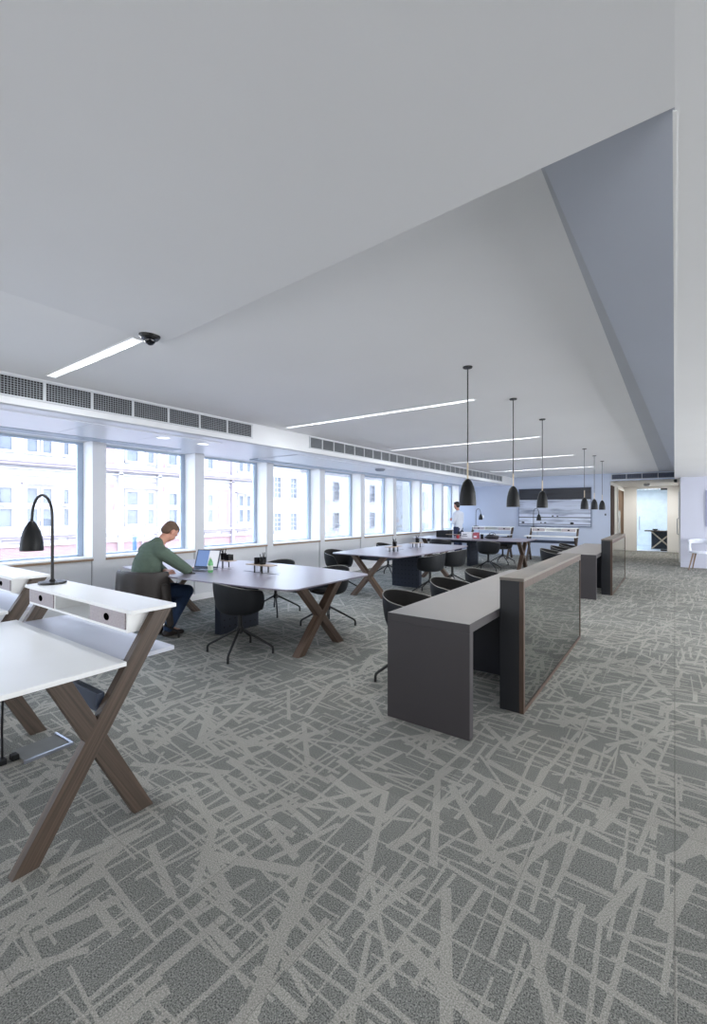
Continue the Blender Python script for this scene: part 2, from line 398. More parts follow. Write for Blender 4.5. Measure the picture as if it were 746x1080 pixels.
# ceiling: high field, lower tapering near field, slope and lower right field
bm = B()
box(bm, -4.53, -.37, YB, YF, ZC, ZC+.12)
o = struct('ceiling', bm, M_['ceil'])
bm = B()
prism(bm, [(-2.89, YB, ZC-.001), (-2.89, 1.733, ZC-.001), (0, 1.25, ZL), (0, YB, ZL)], (0, 0, .001))
bm.free()
bm = B()
v = [bm.verts.new(p) for p in ((-2.89, YB, ZC-.002), (-2.89, 1.733, ZC-.002), (0, 1.25, ZL), (0, YB, ZL), (-2.89, YB, ZC+.05), (-2.89, 1.733, ZC+.05), (0, 1.25, ZC+.05), (0, YB, ZC+.05))]
for f in ((0,1,2,3),(7,6,5,4),(0,4,5,1),(1,5,6,2),(2,6,7,3),(3,7,4,0)): bm.faces.new([v[i] for i in f])
struct('ceiling', bm, M_['ceil_near'])
bm = B()
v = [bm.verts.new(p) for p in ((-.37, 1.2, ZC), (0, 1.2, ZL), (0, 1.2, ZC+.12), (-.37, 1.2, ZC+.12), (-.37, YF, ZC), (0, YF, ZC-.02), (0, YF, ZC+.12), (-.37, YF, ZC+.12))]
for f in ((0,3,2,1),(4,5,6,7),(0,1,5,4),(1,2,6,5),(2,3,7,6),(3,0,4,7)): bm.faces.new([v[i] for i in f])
struct('ceiling', bm, M_['ceil_shaded'])
struct('ceiling', box(box(box(B(), 0, 5.2, 1.2, 14.7, ZL, ZL+.37), 0, 5.2, YB, 1.2, ZL, ZL+.12), .0, .3, 14.7, YF, ZL, ZL+.37), M_['ceil_near'])
struct('ceiling', box(B(), -1.75, .3, YF+.02, 24, 2.40, 2.5), M_['wall_cream'])
struct('trim_1', box(B(), -.004, .004, 1.26, 14.7, ZL-.003, ZL+.006), M_['whitegloss'])

# window-side bulkhead and soffit
bm = B()
box(bm, -4.62, -4.53, YB, YF, ZL-.01, ZC+.12)
struct('trim_2', bm, M_['wall'])
bm = B()
box(bm, -5.96, -4.62, YB, YF, ZL-.01, ZL+.12); box(bm, -6.9, -5.96, YB, YF, 2.435, ZL+.12)
struct('ceiling', bm, M_['soffit'])
# metal soffit tiles with open joints, in two runs, and a grey track behind each
for k, (ya, yb) in enumerate(((YB+.1, 3.75), (5.2, 15.3))):
    bm = B(); n = max(1, round((yb-ya)/.8)); st = (yb-ya)/n
    for i in range(n): box(bm, -5.72, -4.82, ya+i*st+.004, ya+(i+1)*st-.004, ZL-.022, ZL-.011)
    struct('trim_%d' % (3+k), bm, M_['soffit'])
    struct('trim_%d' % (5+k), box(B(), -5.95, -5.74, ya, yb, ZL-.030, ZL-.0105), mat('grey_track', (172, 182, 200), .5))

# window wall: dado, pillars, lintel
PY = [2.95+1.6*k for k in range(-4, 8)] + [15.68]
bm = B()
box(bm, -6.78, WX, YB, YF, 0, .80)
box(bm, -6.9, -6.60, YB, YF, 2.43, ZL+.3)
for y in PY:
    box(bm, -6.78, WX+.012, y-.085, y+.085, 0, 2.435)
struct('wall_left', bm, M_['wall'])
bm = B()
for y in PY:
    box(bm, WX, WX+.004, y-.100, y-.093, .10, .80)
struct('trim_7', bm, mat('shadow_gap', (120, 124, 132), .7))
struct('baseboard_left', box(B(), WX, WX+.028, YB, YF, 0, .10), M_['whitegloss'], bevel=.003)
for i in range(len(PY)-1):
    a, b_ = PY[i]+.085, PY[i+1]-.085
    b_ = min(b_, YF-.02)
    bm = B()
    box(bm, -6.77, -6.72, a, b_, .845, .868); box(bm, -6.77, -6.72, a, b_, 2.40, 2.43)
    box(bm, -6.77, -6.72, a, a+.045, .868, 2.40); box(bm, -6.77, -6.72, b_-.075, b_, .868, 2.40)
    w = struct('window_%d' % (i+1), bm, M_['trim'], bevel=.004)
    obj('pane', box(B(), -6.742, -6.736, a+.045, b_-.075, .868, 2.40), M_['glass'], w)
    obj('reveal_lining', box(box(B(), -6.715, WX+.010, b_-.006, b_-.001, .846, 2.43), -6.715, WX+.010, a+.001, a+.006, .846, 2.43), M_['reveal'], w)
    obj('sill', box(B(), -6.78, WX+.03, a, b_, .822, .845), M_['whitegloss'], w, bevel=.003)
    obj('sill_edge', box(B(), WX+.005, WX+.034, a, b_, .796, .822), M_['sill_wood'], w)

# far wall, corridor, right side
bm = B()
box(bm, -6.9, -1.6, YF, YF+.15, 0, ZC+.12)
struct('wall_far', bm, M_['wall_blue'])
struct('baseboard_far', box(B(), WX+.03, -1.6, YF-.02, YF, 0, .10), M_['wall_blue'], bevel=.003)
bm = B()
box(bm, -1.6, .125, YF, YF+.12, 2.40, ZC+.12)
struct('trim_8', bm, M_['wall_blue'])
bm = B(); box(bm, -1.75, -1.6, YF+.15, 19.9, 0, 2.40)
struct('wall_corridor_left', bm, M_['wall_cream'])
bm = B(); box(bm, -1.75, -1.16, 19.9, 20.0, 0, 2.40); box(bm, -.22, .3, 19.9, 20.0, 0, 2.40); box(bm, -1.16, -.22, 19.9, 20.0, 2.33, 2.40)
struct('wall_corridor_end', bm, M_['wall_cream'])
struct('baseboard_corridor', box(box(B(), -1.6, -1.16, 19.88, 19.9, 0, .12), -.22, .125, 19.88, 19.9, 0, .12), M_['wall_cream'])
bm = B(); box(bm, .125, .3, 14.85, 24, 0, 2.40)
struct('wall_corridor_right', bm, M_['wall_cream'])
bm = B(); box(bm, .125, 5.2, 14.7, 14.85, 0, ZL)
struct('wall_right_far', bm, M_['wall_lilac'])
struct('baseboard_right_far', box(B(), .125, 5.0, 14.68, 14.7, 0, .12), M_['wall_lilac'], bevel=.003)
struct('wall_right', box(B(), 5.0, 5.2, YB, 14.7, 0, ZL), M_['wall'])
struct('wall_back', box(B(), -6.9, 5.2, YB-.15, YB, 0, ZC+.12), M_['wall'])
# room seen through the glass door
struct('wall_beyond', box(B(), -3.0, .3, 23.2, 23.3, 0, 2.40), mat('pale_room_wall', (222, 226, 230), .7))
struct('wall_beyond_left', box(B(), -3.0, -2.9, 20.0, 23.2, 0, 2.40), M_['wall_cream'])
struct('ceiling', box(B(), -3.0, -1.75, 20.0, 23.3, 2.40, 2.5), M_['wall'])
struct('trim_9', box(B(), -2.9, .125, 20.0, 23.2, 0, .006), mat('pale_blue_floor', (196, 206, 220), .3))

# doors
bm = B(); box(bm, -1.6, -1.575, 15.78, 16.62, 0, 2.28)
d = struct('door_1', bm, M_['brown_door'])
bm = B(); box(bm, -1.6, -1.56, 17.55, 17.62, 0, 2.3); box(bm, -1.6, -1.56, 19.8, 19.87, 0, 2.3); box(bm, -1.6, -1.56, 17.62, 19.8, 2.24, 2.3)
d = struct('door_2', bm, M_['wall_cream'])
obj('door_leaf', box(B(), -1.598, -1.575, 17.62, 19.8, 0, 2.24), M_['brown_panel'], d)
obj('glazed_strip', box(B(), -1.575, -1.570, 17.8, 18.5, .35, 1.5), mat('pale_glazing', (150, 158, 160), .2), d)
d = struct('door_3', box(B(), -1.16, -.22, 19.94, 19.952, .05, 2.33), M_['door_glass'])
bm = B(); tube(bm, [(-1.07, 19.885, .78), (-1.07, 19.885, 1.30)], .012); tube(bm, [(-1.07, 19.885, .84), (-1.07, 19.935, .84)], .008); tube(bm, [(-1.07, 19.885, 1.24), (-1.07, 19.935, 1.24)], .008)
obj('door_handle', bm, M_['steel'], d)
obj('pivot_bracket', box(box(B(), -.42, -.22, 19.92, 19.97, 2.27, 2.33), -.42, -.22, 19.92, 19.97, .03, .09), M_['black'], d)
d = struct('door_4', box(B(), .10, .125, 16.0, 17.0, 0, 2.3), M_['wall_cream'])
obj('glazed_panel', box(B(), .095, .10, 16.0, 16.9, 1.25, 2.05), mat('blue_glazing', (132, 156, 196), .3), d)
bm = B(); tube(bm, [(.10, 16.1, .80), (.06, 16.1, .82), (.06, 16.1, 1.26), (.10, 16.1, 1.28)], .012)
obj('door_handle', bm, M_['steel'], d)

# ------------------------------------------------------------------ ventilation grilles
def vent(name, ys, x, z0, z1, label):
    """wall grille in the plane x = const, one framed cell per interval"""
    t = thing(name, label, 'vent', (x, ys[0], z0))
    bm = B(); L = ys[-1]-ys[0]; h = z1-z0
    box(bm, -.002, .012, -.02, L+.02, -.016, 0); box(bm, -.002, .012, -.02, L+.02, h, h+.016)
    for y in ys: box(bm, -.002, .012, y-ys[0]-.012, y-ys[0]+.012, 0, h)
    obj('frame', bm, M_['grille'], t)
    obj('duct_opening', box(B(), -.004, .001, 0, L, 0, h), M_['duct'], t)
    for a, b_ in zip(ys, ys[1:]):
        bm = B(); a0 = a-ys[0]+.012; b0 = b_-ys[0]-.012; nb = max(5, int((b0-a0)/.022))
        for k in range(1, nb): 
            y = a0+(b0-a0)*k/nb; box(bm, .001, .006, y-.0022, y+.0022, 0, h)
        for k in range(1, 8):
            z = h*k/8; box(bm, .001, .006, a0, b0, z-.0022, z+.0022)
        obj('grille_cell', bm, M_['duct_bar'], t)
    return t
y0 = [3.99-.397*k for k in range(0, 9)][::-1]
vent('air_vent_grille', y0, -4.53, 2.445, 2.60, 'near run of wide mesh air grilles in the bulkhead above the left windows')
n2 = 32; y1 = [5.15+(14.5-5.15)*k/n2 for k in range(n2+1)]
vent('air_vent_grille', y1, -4.53, 2.45, 2.60, 'long far run of small square air grilles in the window side bulkhead')
t = thing('air_vent_grille', 'four-cell air grille over the corridor opening', 'vent', (-1.57, YF, 2.45))
bm = B(); box(bm, 0, 1.58, -.012, .002, -.015, 0); box(bm, 0, 1.58, -.012, .002, .14, .155)
for k in range(5): box(bm, k*.39, k*.39+.02, -.012, .002, 0, .14)
obj('frame', bm, M_['grille'], t)
obj('duct_opening', box(B(), .02, 1.56, -.001, .004, 0, .14), mat('duct_blue_grey', (74, 82, 100), .7), t)
for k in range(4):
    bm = B()
    for q in range(1, 6): box(bm, k*.39+.02, k*.39+.39, -.006, -.001, .14*q/6-.002, .14*q/6+.002)
    for q in range(1, 9): box(bm, k*.39+.02+.37*q/9-.002, k*.39+.02+.37*q/9+.002, -.006, -.001, 0, .14)
    obj('grille_cell', bm, mat('vent_bar', (112, 120, 138), .6), t)

# ------------------------------------------------------------------ ceiling lights
def strip(y, xa, xb, label):
    t = thing('linear_ceiling_light', label, 'ceiling light', ((xa+xb)/2, y, ZC), 0, 'recessed linear ceiling lights')
    h = (xb-xa)/2
    bm = B(); box(bm, -h-.01, h+.01, -.044, -.034, -.006, .004); box(bm, -h-.01, h+.01, .034, .044, -.006, .004)
    box(bm, -h-.01, -h, -.034, .034, -.006, .004); box(bm, h, h+.01, -.034, .034, -.006, .004)
    obj('trim_frame', bm, M_['whitegloss'], t)
    obj('diffuser', box(B(), -h, h, -.034, .034, -.003, .003), M_['light'], t)
    return t
strip(1.60, -4.36, -2.95, 'short lit linear light next to the black dome camera on the near ceiling')
strip(4.49, -4.36, -1.69, 'lit linear ceiling light ending beside the nearest pendant cord')
strip(7.30, -4.36, -1.70, 'second lit linear ceiling light of the far ceiling, behind the nearest one')
strip(10.05, -4.36, -1.68, 'third lit linear ceiling light towards the far wall')
strip(12.90, -4.36, -1.66, 'farthest lit linear ceiling light, just before the blue wall')

t = thing('dome_camera', 'black dome security camera on the near white ceiling', 'camera', (-2.80, 1.60, ZC-.006))
obj('housing', lathe(B(), [(.0, -.034), (.052, -.030), (.064, -.014), (.067, .004)]), M_['black'], t, smooth=True)
bm = B(); bmesh.ops.create_uvsphere(bm, u_segments=20, v_segments=12, radius=.036)
obj('lens_dome', bm, mat('dome_gloss', (12, 14, 24), .08), t, (0, 0, -.032), smooth=True)

for (x, y, lb) in ((-5.02, 3.04, 'round downlight in the window soffit, the nearer of two'), (-5.05, 3.62, 'round downlight in the window soffit, the farther of two')):
    t = thing('downlight', lb, 'ceiling light', (x, y, ZL-.022))
    bm = B(); lathe(bm, [(.07, -.004), (.085, -.004), (.088, 0), (.07, 0), (.07, -.004)], capb=False, capt=False)
    obj('bezel', bm, M_['whitegloss'], t, smooth=True)
    obj('lamp_face', lathe(B(), [(.0, -.003), (.069, -.003), (.069, 0)]), M_['light'], t)
t = thing('smoke_detector', 'grey disc smoke detector hanging below the window soffit', 'smoke detector', (-5.0, 7.9, ZL-.010))
obj('body', lathe(B(), [(0, -.06), (.07, -.058), (.10, -.04), (.11, -.02), (.11, 0)]), mat('grey_plastic', (140, 146, 160), .5), t, smooth=True)
t = thing('smoke_detector', 'small round detector on the corridor ceiling', 'smoke detector', (-.75, 17.6, 2.40))
obj('body', lathe(B(), [(0, -.09), (.06, -.085), (.09, -.05), (.09, 0)]), mat('grey_plastic_b', (170, 172, 176), .5), t, smooth=True)
t = thing('wall_camera', 'tiny dark camera under the corner of the corridor grille', 'camera', (.02, 15.50, 2.34))
obj('body', lathe(B(), [(0, -.05), (.03, -.045), (.04, -.02), (.04, .04)]), M_['blackmat'], t, smooth=True)

# ------------------------------------------------------------------ pendant lamps
def make_pendant(label):
    t = thing('pendant_lamp', label, 'pendant lamp', (0, 0, 0), 0, 'black pendant lamps over the counters')
    zb = 1.512-ZC
    prof = [(.066, zb), (.066, zb+.03), (.064, zb+.07), (.059, zb+.11), (.050, zb+.15), (.037, zb+.185), (.021, zb+.208), (.010, zb+.216), (0, zb+.217)]
    bm = B(); lathe(bm, prof, 32, capb=False)
    lathe(bm, [(.063, zb), (.063, zb+.03), (.060, zb+.07), (.054, zb+.11), (.045, zb+.15), (.03, zb+.18), (0, zb+.2)], 32, capb=False)
    obj('lamp_shade', bm, M_['blackmat'], t, smooth=True)
    obj('bulb', lathe(B(), [(0, zb+.02), (.03, zb+.022), (.036, zb+.04), (.03, zb+.07), (0, zb+.09)]), M_['bulb'], t, smooth=True)
    obj('stem', tube(B(), [(0, 0, zb+.21), (0, 0, zb+.345)], .0065), M_['stem'], t, smooth=True)
    obj('cord', tube(B(), [(0, 0, zb+.345), (0, 0, -.008)], .0045), M_['black'], t, smooth=True)
    obj('ceiling_plate', lathe(B(), [(.036, -.010), (.038, 0)]), M_['black'], t, smooth=True)
    return t
p0 = make_pendant('black bell pendant lamp hanging nearest, largest of the row of six')
p0.location = (-1.355, 3.46, ZC)
for y, lb in ((4.71, 'second black bell pendant lamp counted from the nearest'), (5.96, 'third black bell pendant lamp, hanging in front of the painting right of centre'),
              (9.20, 'fourth black bell pendant lamp, hanging at the right end of the painting'), (10.45, 'fifth black bell pendant lamp, middle of the three small ones'),
              (11.68, 'farthest and smallest black bell pendant lamp of the row')):
    dup(p0, (-1.355, y, ZC), 0, lb)

# ------------------------------------------------------------------ counters and screens
def counter(y0, y1, label):
    t = thing('counter', label, 'counter', (-1.365, y0, 0))
    L = y1-y0
    obj('worktop', box(B(), -.305, .305, 0, L, .682, .742), [M_['counter_side'], M_['counter_top']], t)
    w = t.children[0]
    w.data.polygons[1].material_index = 1
    md = w.modifiers.new('b', 'BEVEL'); md.width = .002; md.segments = 1
    obj('end_panel', box(B(), -.305, .305, 0, .06, 0, .682), M_['counter_side'], t)
    obj('end_panel', box(B(), -.305, .305, L-.06, L, 0, .682), M_['counter_side'], t)
    obj('cross_panel', box(B(), -.25, .24, 1.21, 1.25, .02, .682), M_['counter_dark'], t)
    obj('modesty_panel', box(B(), .24, .27, 1.21, L-.06, .02, .682), M_['counter_dark'], t)
    return t
counter(2.74, 5.70, 'long taupe counter nearest, standing left of the near glass screen')
counter(8.38, 11.4, 'far taupe counter beside the second glass screen')

def screen_wall(y0, y1, label):
    t = thing('screen_partition', label, 'partition', (-.97, y0, 0))
    L = y1-y0; H = .978
    obj('core', box(B(), -.086, .055, 0, L, 0, H-.022), M_['end_dark'], t, bevel=.002)
    obj('top_cap', box(B(), -.088, .088, -.002, L, H-.022, H), M_['cap_wood'], t, bevel=.002)
    bm = B(); fw = .035
    box(bm, .055, .086, 0, fw, 0, H-.022); box(bm, .055, .086, L-.012, L, 0, H-.022)
    box(bm, .055, .086, fw, L-.012, 0, .03); box(bm, .055, .086, fw, L-.012, H-.072, H-.022)
    obj('side_frame', bm, M_['frame_wood'], t)
    obj('glass_panel', box(B(), .056, .080, fw, L-.012, .03, H-.072), M_['smoked'], t)
    return t
screen_wall(3.33, 5.73, 'near half-height partition faced with smoked reflective glass')
screen_wall(8.98, 11.5, 'far half-height partition with smoked glass facing the corridor')

# ------------------------------------------------------------------ chairs
def shell_mesh():
    """tub shell: seat bowl rising to a continuous back and arm wall, open at the front (+Y)"""
    me = bpy.data.meshes.new('shell'); bm = B()
    NP, NR = 36, 10
    def top(phi):   # phi = 0 at the back
        a = abs(phi)
        if a < R(80): return .700+.057*math.cos(a/R(80)*PI/2)**1.2
        if a < R(118):
            s = (a-R(80))/R(38); s = s*s*(3-2*s); return .700-.03*s
        s = min(1, (a-R(118))/R(24)); s = s*s*(3-2*s); return .67-.225*s
    grid = []
    for i in range(NP):
        phi = -PI+2*PI*i/NP
        T = top(phi); row = []
        dx, dy = math.sin(phi), -math.cos(phi)
        for j in range(1, NR+1):
            s = j/NR
            if s <= .5:
                q = s/.5; r = .235*q; z = .418+.012*(q**2)+ .028*(q**6)
            else:
                q = (s-.5)/.5; z = .458+(T-.458)*q; r = .235+.045*(1-(1-q)**2)
                if T < .5: r = .235+.01*q; z = .458-.012*q
            rx = r*1.0; ry = r*.93
            row.append(bm.verts.new((dx*rx, dy*ry, z)))
        grid.append(row)
    c = bm.verts.new((0, 0, .418))
    for i in range(NP):
        n = (i+1) % NP
        bm.faces.new((c, grid[n][0], grid[i][0]))
        for j in range(NR-1): bm.faces.new((grid[i][j], grid[n][j], grid[n][j+1], grid[i][j+1]))
    bmesh.ops.recalc_face_normals(bm, faces=bm.faces)
    bm.to_mesh(me); bm.free()
    return me
def make_chair(label, group):
    t = thing('tub_chair', label, 'chair', (0, 0, 0), 0, group)
    me = shell_mesh()
    o = link('shell', me, [M_['shell'], M_['shell_in'], M_['edge']], t, smooth=True)
    sd = o.modifiers.new('s', 'SOLIDIFY'); sd.thickness = .011; sd.offset = 1; sd.material_offset_rim = 2; sd.material_offset = 1
    # find which side is up: seat faces should show felt inside
    if me.polygons[0].normal.z > 0: 
        sd.offset = -1
        for p in me.polygons: p.material_index = 0
    ss = o.modifiers.new('ss', 'SUBSURF'); ss.levels = 1; ss.render_levels = 1
    obj('seat_pad', lathe(B(), [(0, .432), (.19, .436), (.205, .445), (.20, .458), (.15, .464), (0, .462)]), M_['shell_in'], t, smooth=True)
    obj('column', tube(B(), [(0, 0, .23), (0, 0, .42)], [.024, .024]), M_['black'], t, smooth=True)
    obj('hub', lathe(B(), [(.0, .20), (.03, .205), (.038, .235), (.03, .27), (.0, .275)]), M_['black'], t, smooth=True)
    for k in range(4):
        a = R(45+90*k); ca, sa = math.cos(a), math.sin(a)
        obj('leg', tube(B(), [(ca*.02, sa*.02, .245), (ca*.20, sa*.20, .150), (ca*.325, sa*.325, .082), (ca*.345, sa*.345, .066), (ca*.35, sa*.35, .045), (ca*.35, sa*.35, .0)], [.013, .013, .012, .012, .012, .013], 8), M_['black'], t, smooth=True)
    return t
GT = 'tub chairs at the meeting tables'; GC = 'tub chairs along the counters'
ch0 = make_chair('charcoal tub chair tucked under the near edge of the nearest meeting table', GT)
ch0.location = (-3.67, 3.08, 0); ch0.rotation_euler.z = R(-14)
def chair(x, y, rz, label, g=GT): return dup(ch0, (x, y, 0), R(rz), label, g)
man_chair = chair(-4.93, 2.78, 0, 'charcoal tub chair the man in green sits on, jacket over its back')
chair(-3.62, 4.47, 172, 'charcoal tub chair behind the right end of the nearest meeting table')
chair(-4.72, 4.62, 184, 'charcoal tub chair behind the middle of the nearest meeting table')
chair(-5.10, 6.62, -98, 'charcoal tub chair on the window side of the second meeting table, at its near corner')
chair(-5.32, 8.75, -88, 'charcoal tub chair on the window side of the second meeting table, farther one')
chair(-3.52, 7.22, 96, 'charcoal tub chair on the counter side of the second meeting table, nearer of two')
chair(-3.50, 8.15, 86, 'charcoal tub chair on the counter side of the second meeting table, farther of two')
chair(-3.78, 11.02, 6, 'charcoal tub chair before the right part of the farthest meeting table')
chair(-5.10, 11.10, 0, 'charcoal tub chair before the left part of the farthest meeting table')
chair(-3.95, 12.72, 176, 'charcoal tub chair behind the right part of the farthest meeting table')
for y, rz, lb in ((3.50, -84, 'dark tub chair at the near counter, nearest of three'), (4.45, -90, 'dark tub chair at the near counter, middle of three'), (5.42, -93, 'dark tub chair at the near counter, farthest of three'),
                  (9.25, -88, 'dark tub chair at the far counter, nearest of three'), (10.15, -90, 'dark tub chair at the far counter, middle of three'), (11.0, -92, 'dark tub chair at the far counter, farthest of three')):
    chair(-1.87, y, rz, lb, GC)

# ------------------------------------------------------------------ meeting tables
def rounded(pts, r, n=5):
    out = []
    m = len(pts)
    for i in range(m):
        p, a, b = Vector(pts[i]), Vector(pts[i-1]), Vector(pts[(i+1) % m])
        da, db = (a-p).normalized(), (b-p).normalized()
        if da.dot(db) < -.97 or r[i] == 0: out.append(p); continue
        A, Bq = p+da*r[i], p+db*r[i]
        for k in range(n+1):
            t = k/n; out.append(A*(1-t)**2+p*2*t*(1-t)+Bq*t*t)
    return out
def make_table(label, L=3.1, We=1.32, Wm=1.62):
    t = thing('meeting_table', label, 'table', (0, 0, 0), 0, 'meeting tables with crossed wooden legs')
    h = L/2
    outline = []
    for sx, sy in ((-1, -1), (1, -1), (1, 1), (-1, 1)): outline.append((sx*h, sy*We/2))
    side = [(h*(-1+2*k/12), We/2+(Wm-We)/2*(1-(2*k/12-1)**2)) for k in range(13)]
    pts = [(x, -y) for x, y in side]+[(x, y) for x, y in side[::-1]]
    rr = [0]*26
    for i in (0, 12, 13, 25): rr[i] = .10
    ring = rounded(pts, rr)
    bm = B(); prism(bm, [(p.x, p.y, .722) for p in ring], (0, 0, .016))
    obj('tabletop', bm, M_['tabletop'], t, bevel=.003)
    bm = B(); box(bm, -h+.30, h-.30, -.26, .26, .62, .722)
    obj('apron', bm, M_['apron'], t, bevel=.008)
    def beam(x, sgn):
        w = .052; b = B(); c = []
        # slanted in YZ, horizontal cuts at floor and under the top
        y0_, y1_ = -sgn*.33, sgn*.33
        prism(b, [(x-.045, y0_-w, 0), (x-.045, y0_+w, 0), (x-.045, y1_+w, .722), (x-.045, y1_-w, .722)], (.09, 0, 0))
        return b
    for s in (-1, 1):
        obj('crossed_leg', beam(s*(h-.22), 1), M_['oakA'], t, bevel=.004)
        obj('crossed_leg', beam(s*(h-.22)-.002*s, -1), M_['oakB'], t, bevel=.004)
    bm = B(); box(bm, -.05, .05, -.30, .30, 0, .722); 
    pd = obj('pedestal', bm, M_['apron'], t, bevel=.003)
    bm = B()
    for s in (-1, 1):
        for i in range(7):
            for j in range(7):
                yy = -.24+.08*i; zz = .08+.085*j
                mt = Matrix.Translation((s*.051, yy, zz)) @ Matrix.Rotation(PI/2, 4, 'Y')
                bmesh.ops.create_circle(bm, cap_ends=True, segments=8, radius=.009, matrix=mt)
    obj('perforation', bm, mat('hole_black', (8, 9, 12), .9), pd)
    for s in (-1, 1):
        obj('cable_slot', box(B(), s*.42-.30, s*.42+.30, -.012, .012, .7385, .7395), mat('slot_dark', (52, 50, 58), .6), t)
        obj('cable_slot', box(B(), s*.42-.22, s*.42+.22, .10, .105, .7385, .7392), M_['apron'], t)
    return t
tb = make_table('meeting table with crossed wood legs nearest, where the man in green works')
tb.location = (-4.42, 3.67, 0)
dup(tb, (-4.27, 7.72, 0), R(90), 'meeting table with crossed wood legs in the middle, pointing towards the far wall')
dup(tb, (-4.52, 11.90, 0), 0, 'farthest meeting table, with a black crate and boxes on it')
for o_ in list(tb.children): pass

# riser trays and pen cups
def make_tray(label):
    t = thing('riser_tray', label, 'tray', (0, 0, 0), 0, 'small wooden riser trays on the tables')
    obj('tray_board', box(B(), -.20, .20, -.07, .07, .088, .098), M_['traywood'], t, bevel=.003)
    for s in (-1, 1):
        obj('leg', box(box(B(), s*.065-.006, s*.065+.006, -.055, -.043, 0, .088), s*.065-.006, s*.065+.006, .043, .055, 0, .088), M_['black'], t)
    return t
def make_cup(label):
    t = thing('pen_cup', label, 'pen cup', (0, 0, 0), 0, 'black pen cups')
    bm = B(); lathe(bm, [(.034, 0), (.038, .004), (.040, .085), (.036, .085), (.034, .01), (0, .01)], 20)
    obj('cup', bm, mat('black_gloss', (18, 18, 22), .12), t, smooth=True)
    random.seed(3)
    for k in range(6):
        a = random.random()*6.28; l = .12+.03*random.random()
        bx_, by_ = .018*math.cos(a), .018*math.sin(a)
        obj('pen', tube(B(), [(bx_*.3, by_*.3, .012), (bx_*1.7, by_*1.7, l)], .0045, 6), M_['black'], t)
    return t
tr0 = make_tray('wooden riser tray with pen cup, right one on the nearest table')
tr0.location = (-4.00, 3.68, .7385)
cp0 = make_cup('black cup of pens on the right riser tray of the nearest table')
cp0.location = (-3.98, 3.68, .837)
cup2 = thing('black_mug', 'short glossy black mug beside the pen cup on the right riser tray', 'mug', (-4.075, 3.68, .837))
bm = B(); lathe(bm, [(.034, 0), (.037, .004), (.037, .075), (.033, .075), (.032, .01), (0, .01)], 20)
obj('cup', bm, mat('black_gloss_b', (18, 18, 22), .1), cup2, smooth=True)
for (x, y, rz, lb, lb2) in ((-4.80, 3.74, 0, 'wooden riser tray behind the laptop on the nearest table', 'black cup of pens on the riser tray behind the laptop'),
                            (-4.15, 7.02, 90, 'wooden riser tray on the near half of the middle table', 'black cup of pens on the near half of the middle table'),
                            (-4.28, 8.15, 90, 'wooden riser tray on the far half of the middle table', 'black cup of pens on the far half of the middle table')):
    dup(tr0, (x, y, .7385), R(rz), lb); dup(cp0, (x+.02, y, .837), R(70), lb2)
t = thing('desk_organiser', 'square black desk organiser beside the pens behind the laptop', 'organiser', (-4.675, 3.74, .837))
bm = B(); box(bm, -.04, .04, -.04, .04, 0, .008)
for a in ((-.04, -.034, -.04, .04), (.034, .04, -.04, .04), (-.034, .034, -.04, -.034), (-.034, .034, .034, .04)): box(bm, a[0], a[1], a[2], a[3], .008, .075)
obj('case', bm, mat('black_gloss_c', (18, 18, 22), .1), t)

# laptop
t = thing('laptop', 'open laptop on the nearest table in front of the man', 'laptop', (-4.80, 3.40, .7385), R(20))
obj('base', box(B(), -.17, .17, -.12, .12, 0, .018), M_['silver'], t, bevel=.004)
bm = B()
for i in range(12):
    for j in range(5): box(bm, -.15+.0252*i, -.15+.0252*i+.021, -.02+.0235*j, -.02+.0235*j+.019, .018, .0205)
obj('keyboard', bm, M_['keys'], t)
obj('touchpad', box(B(), -.045, .045, -.105, -.04, .018, .0188), M_['keys'], t)
mt = Matrix.Translation((0, .12, .016)) @ Matrix.Rotation(R(-20), 4, 'X')
lid = obj('lid', box(B(), -.17, .17, -.004, .006, 0, .235, mt), M_['keys'], t, bevel=.003)
obj('display', box(B(), -.155, .155, -.0055, -.004, .015, .222, mt), M_['screen'], lid)

t = thing('water_bottle', 'small green water bottle standing beside the laptop', 'bottle', (-4.50, 3.33, .7385))
obj('body', lathe(B(), [(.026, 0), (.030, .006), (.030, .10), (.027, .125), (.014, .155), (.012, .165)]), M_['bottle'], t, smooth=True)
obj('bottle_cap', lathe(B(), [(.014, .165), (.014, .183), (.0, .184)]), M_['cap'], t, smooth=True)
obj('paper_label', lathe(B(), [(.0306, .03), (.0306, .085)], capb=False, capt=False), mat('pale_label', (214, 230, 214), .6), t, smooth=True)
t = thing('phone', 'black phone lying flat between laptop and bottle', 'phone', (-4.62, 3.16, .7385), R(60))
obj('body', box(B(), -.035, .035, -.065, .065, 0, .008), M_['black'], t, bevel=.003)

# things on the farthest table
ZT = .7385
t = thing('storage_crate', 'black open crate on the farthest table', 'crate', (-5.38, 11.95, ZT))
bm = B(); box(bm, -.19, .19, -.13, .13, 0, .01)
for a in ((-.19, -.18, -.13, .13), (.18, .19, -.13, .13), (-.18, .18, -.13, -.12), (-.18, .18, .12, .13)): box(bm, a[0], a[1], a[2], a[3], .01, .19)
obj('case', bm, M_['blackmat'], t)
t = dup(tr0, (-5.02, 11.75, ZT), 0, 'wooden riser tray beside the black crate on the farthest table')
for (x, y, lb) in ((-4.98, 12.02, 'dark bottle standing behind the tray on the farthest table'), (-4.88, 12.12, 'dark slim bottle next to the white box on the farthest table')):
    t = thing('dark_bottle', lb, 'bottle', (x, y, ZT), 0, 'dark bottles on the farthest table')
    obj('body', lathe(B(), [(.030, 0), (.032, .01), (.032, .12), (.014, .16), (.012, .19), (0, .19)]), M_['blackmat'], t, smooth=True)
t = thing('red_mug', 'small red mug at the near edge of the farthest table', 'mug', (-4.83, 11.62, ZT))
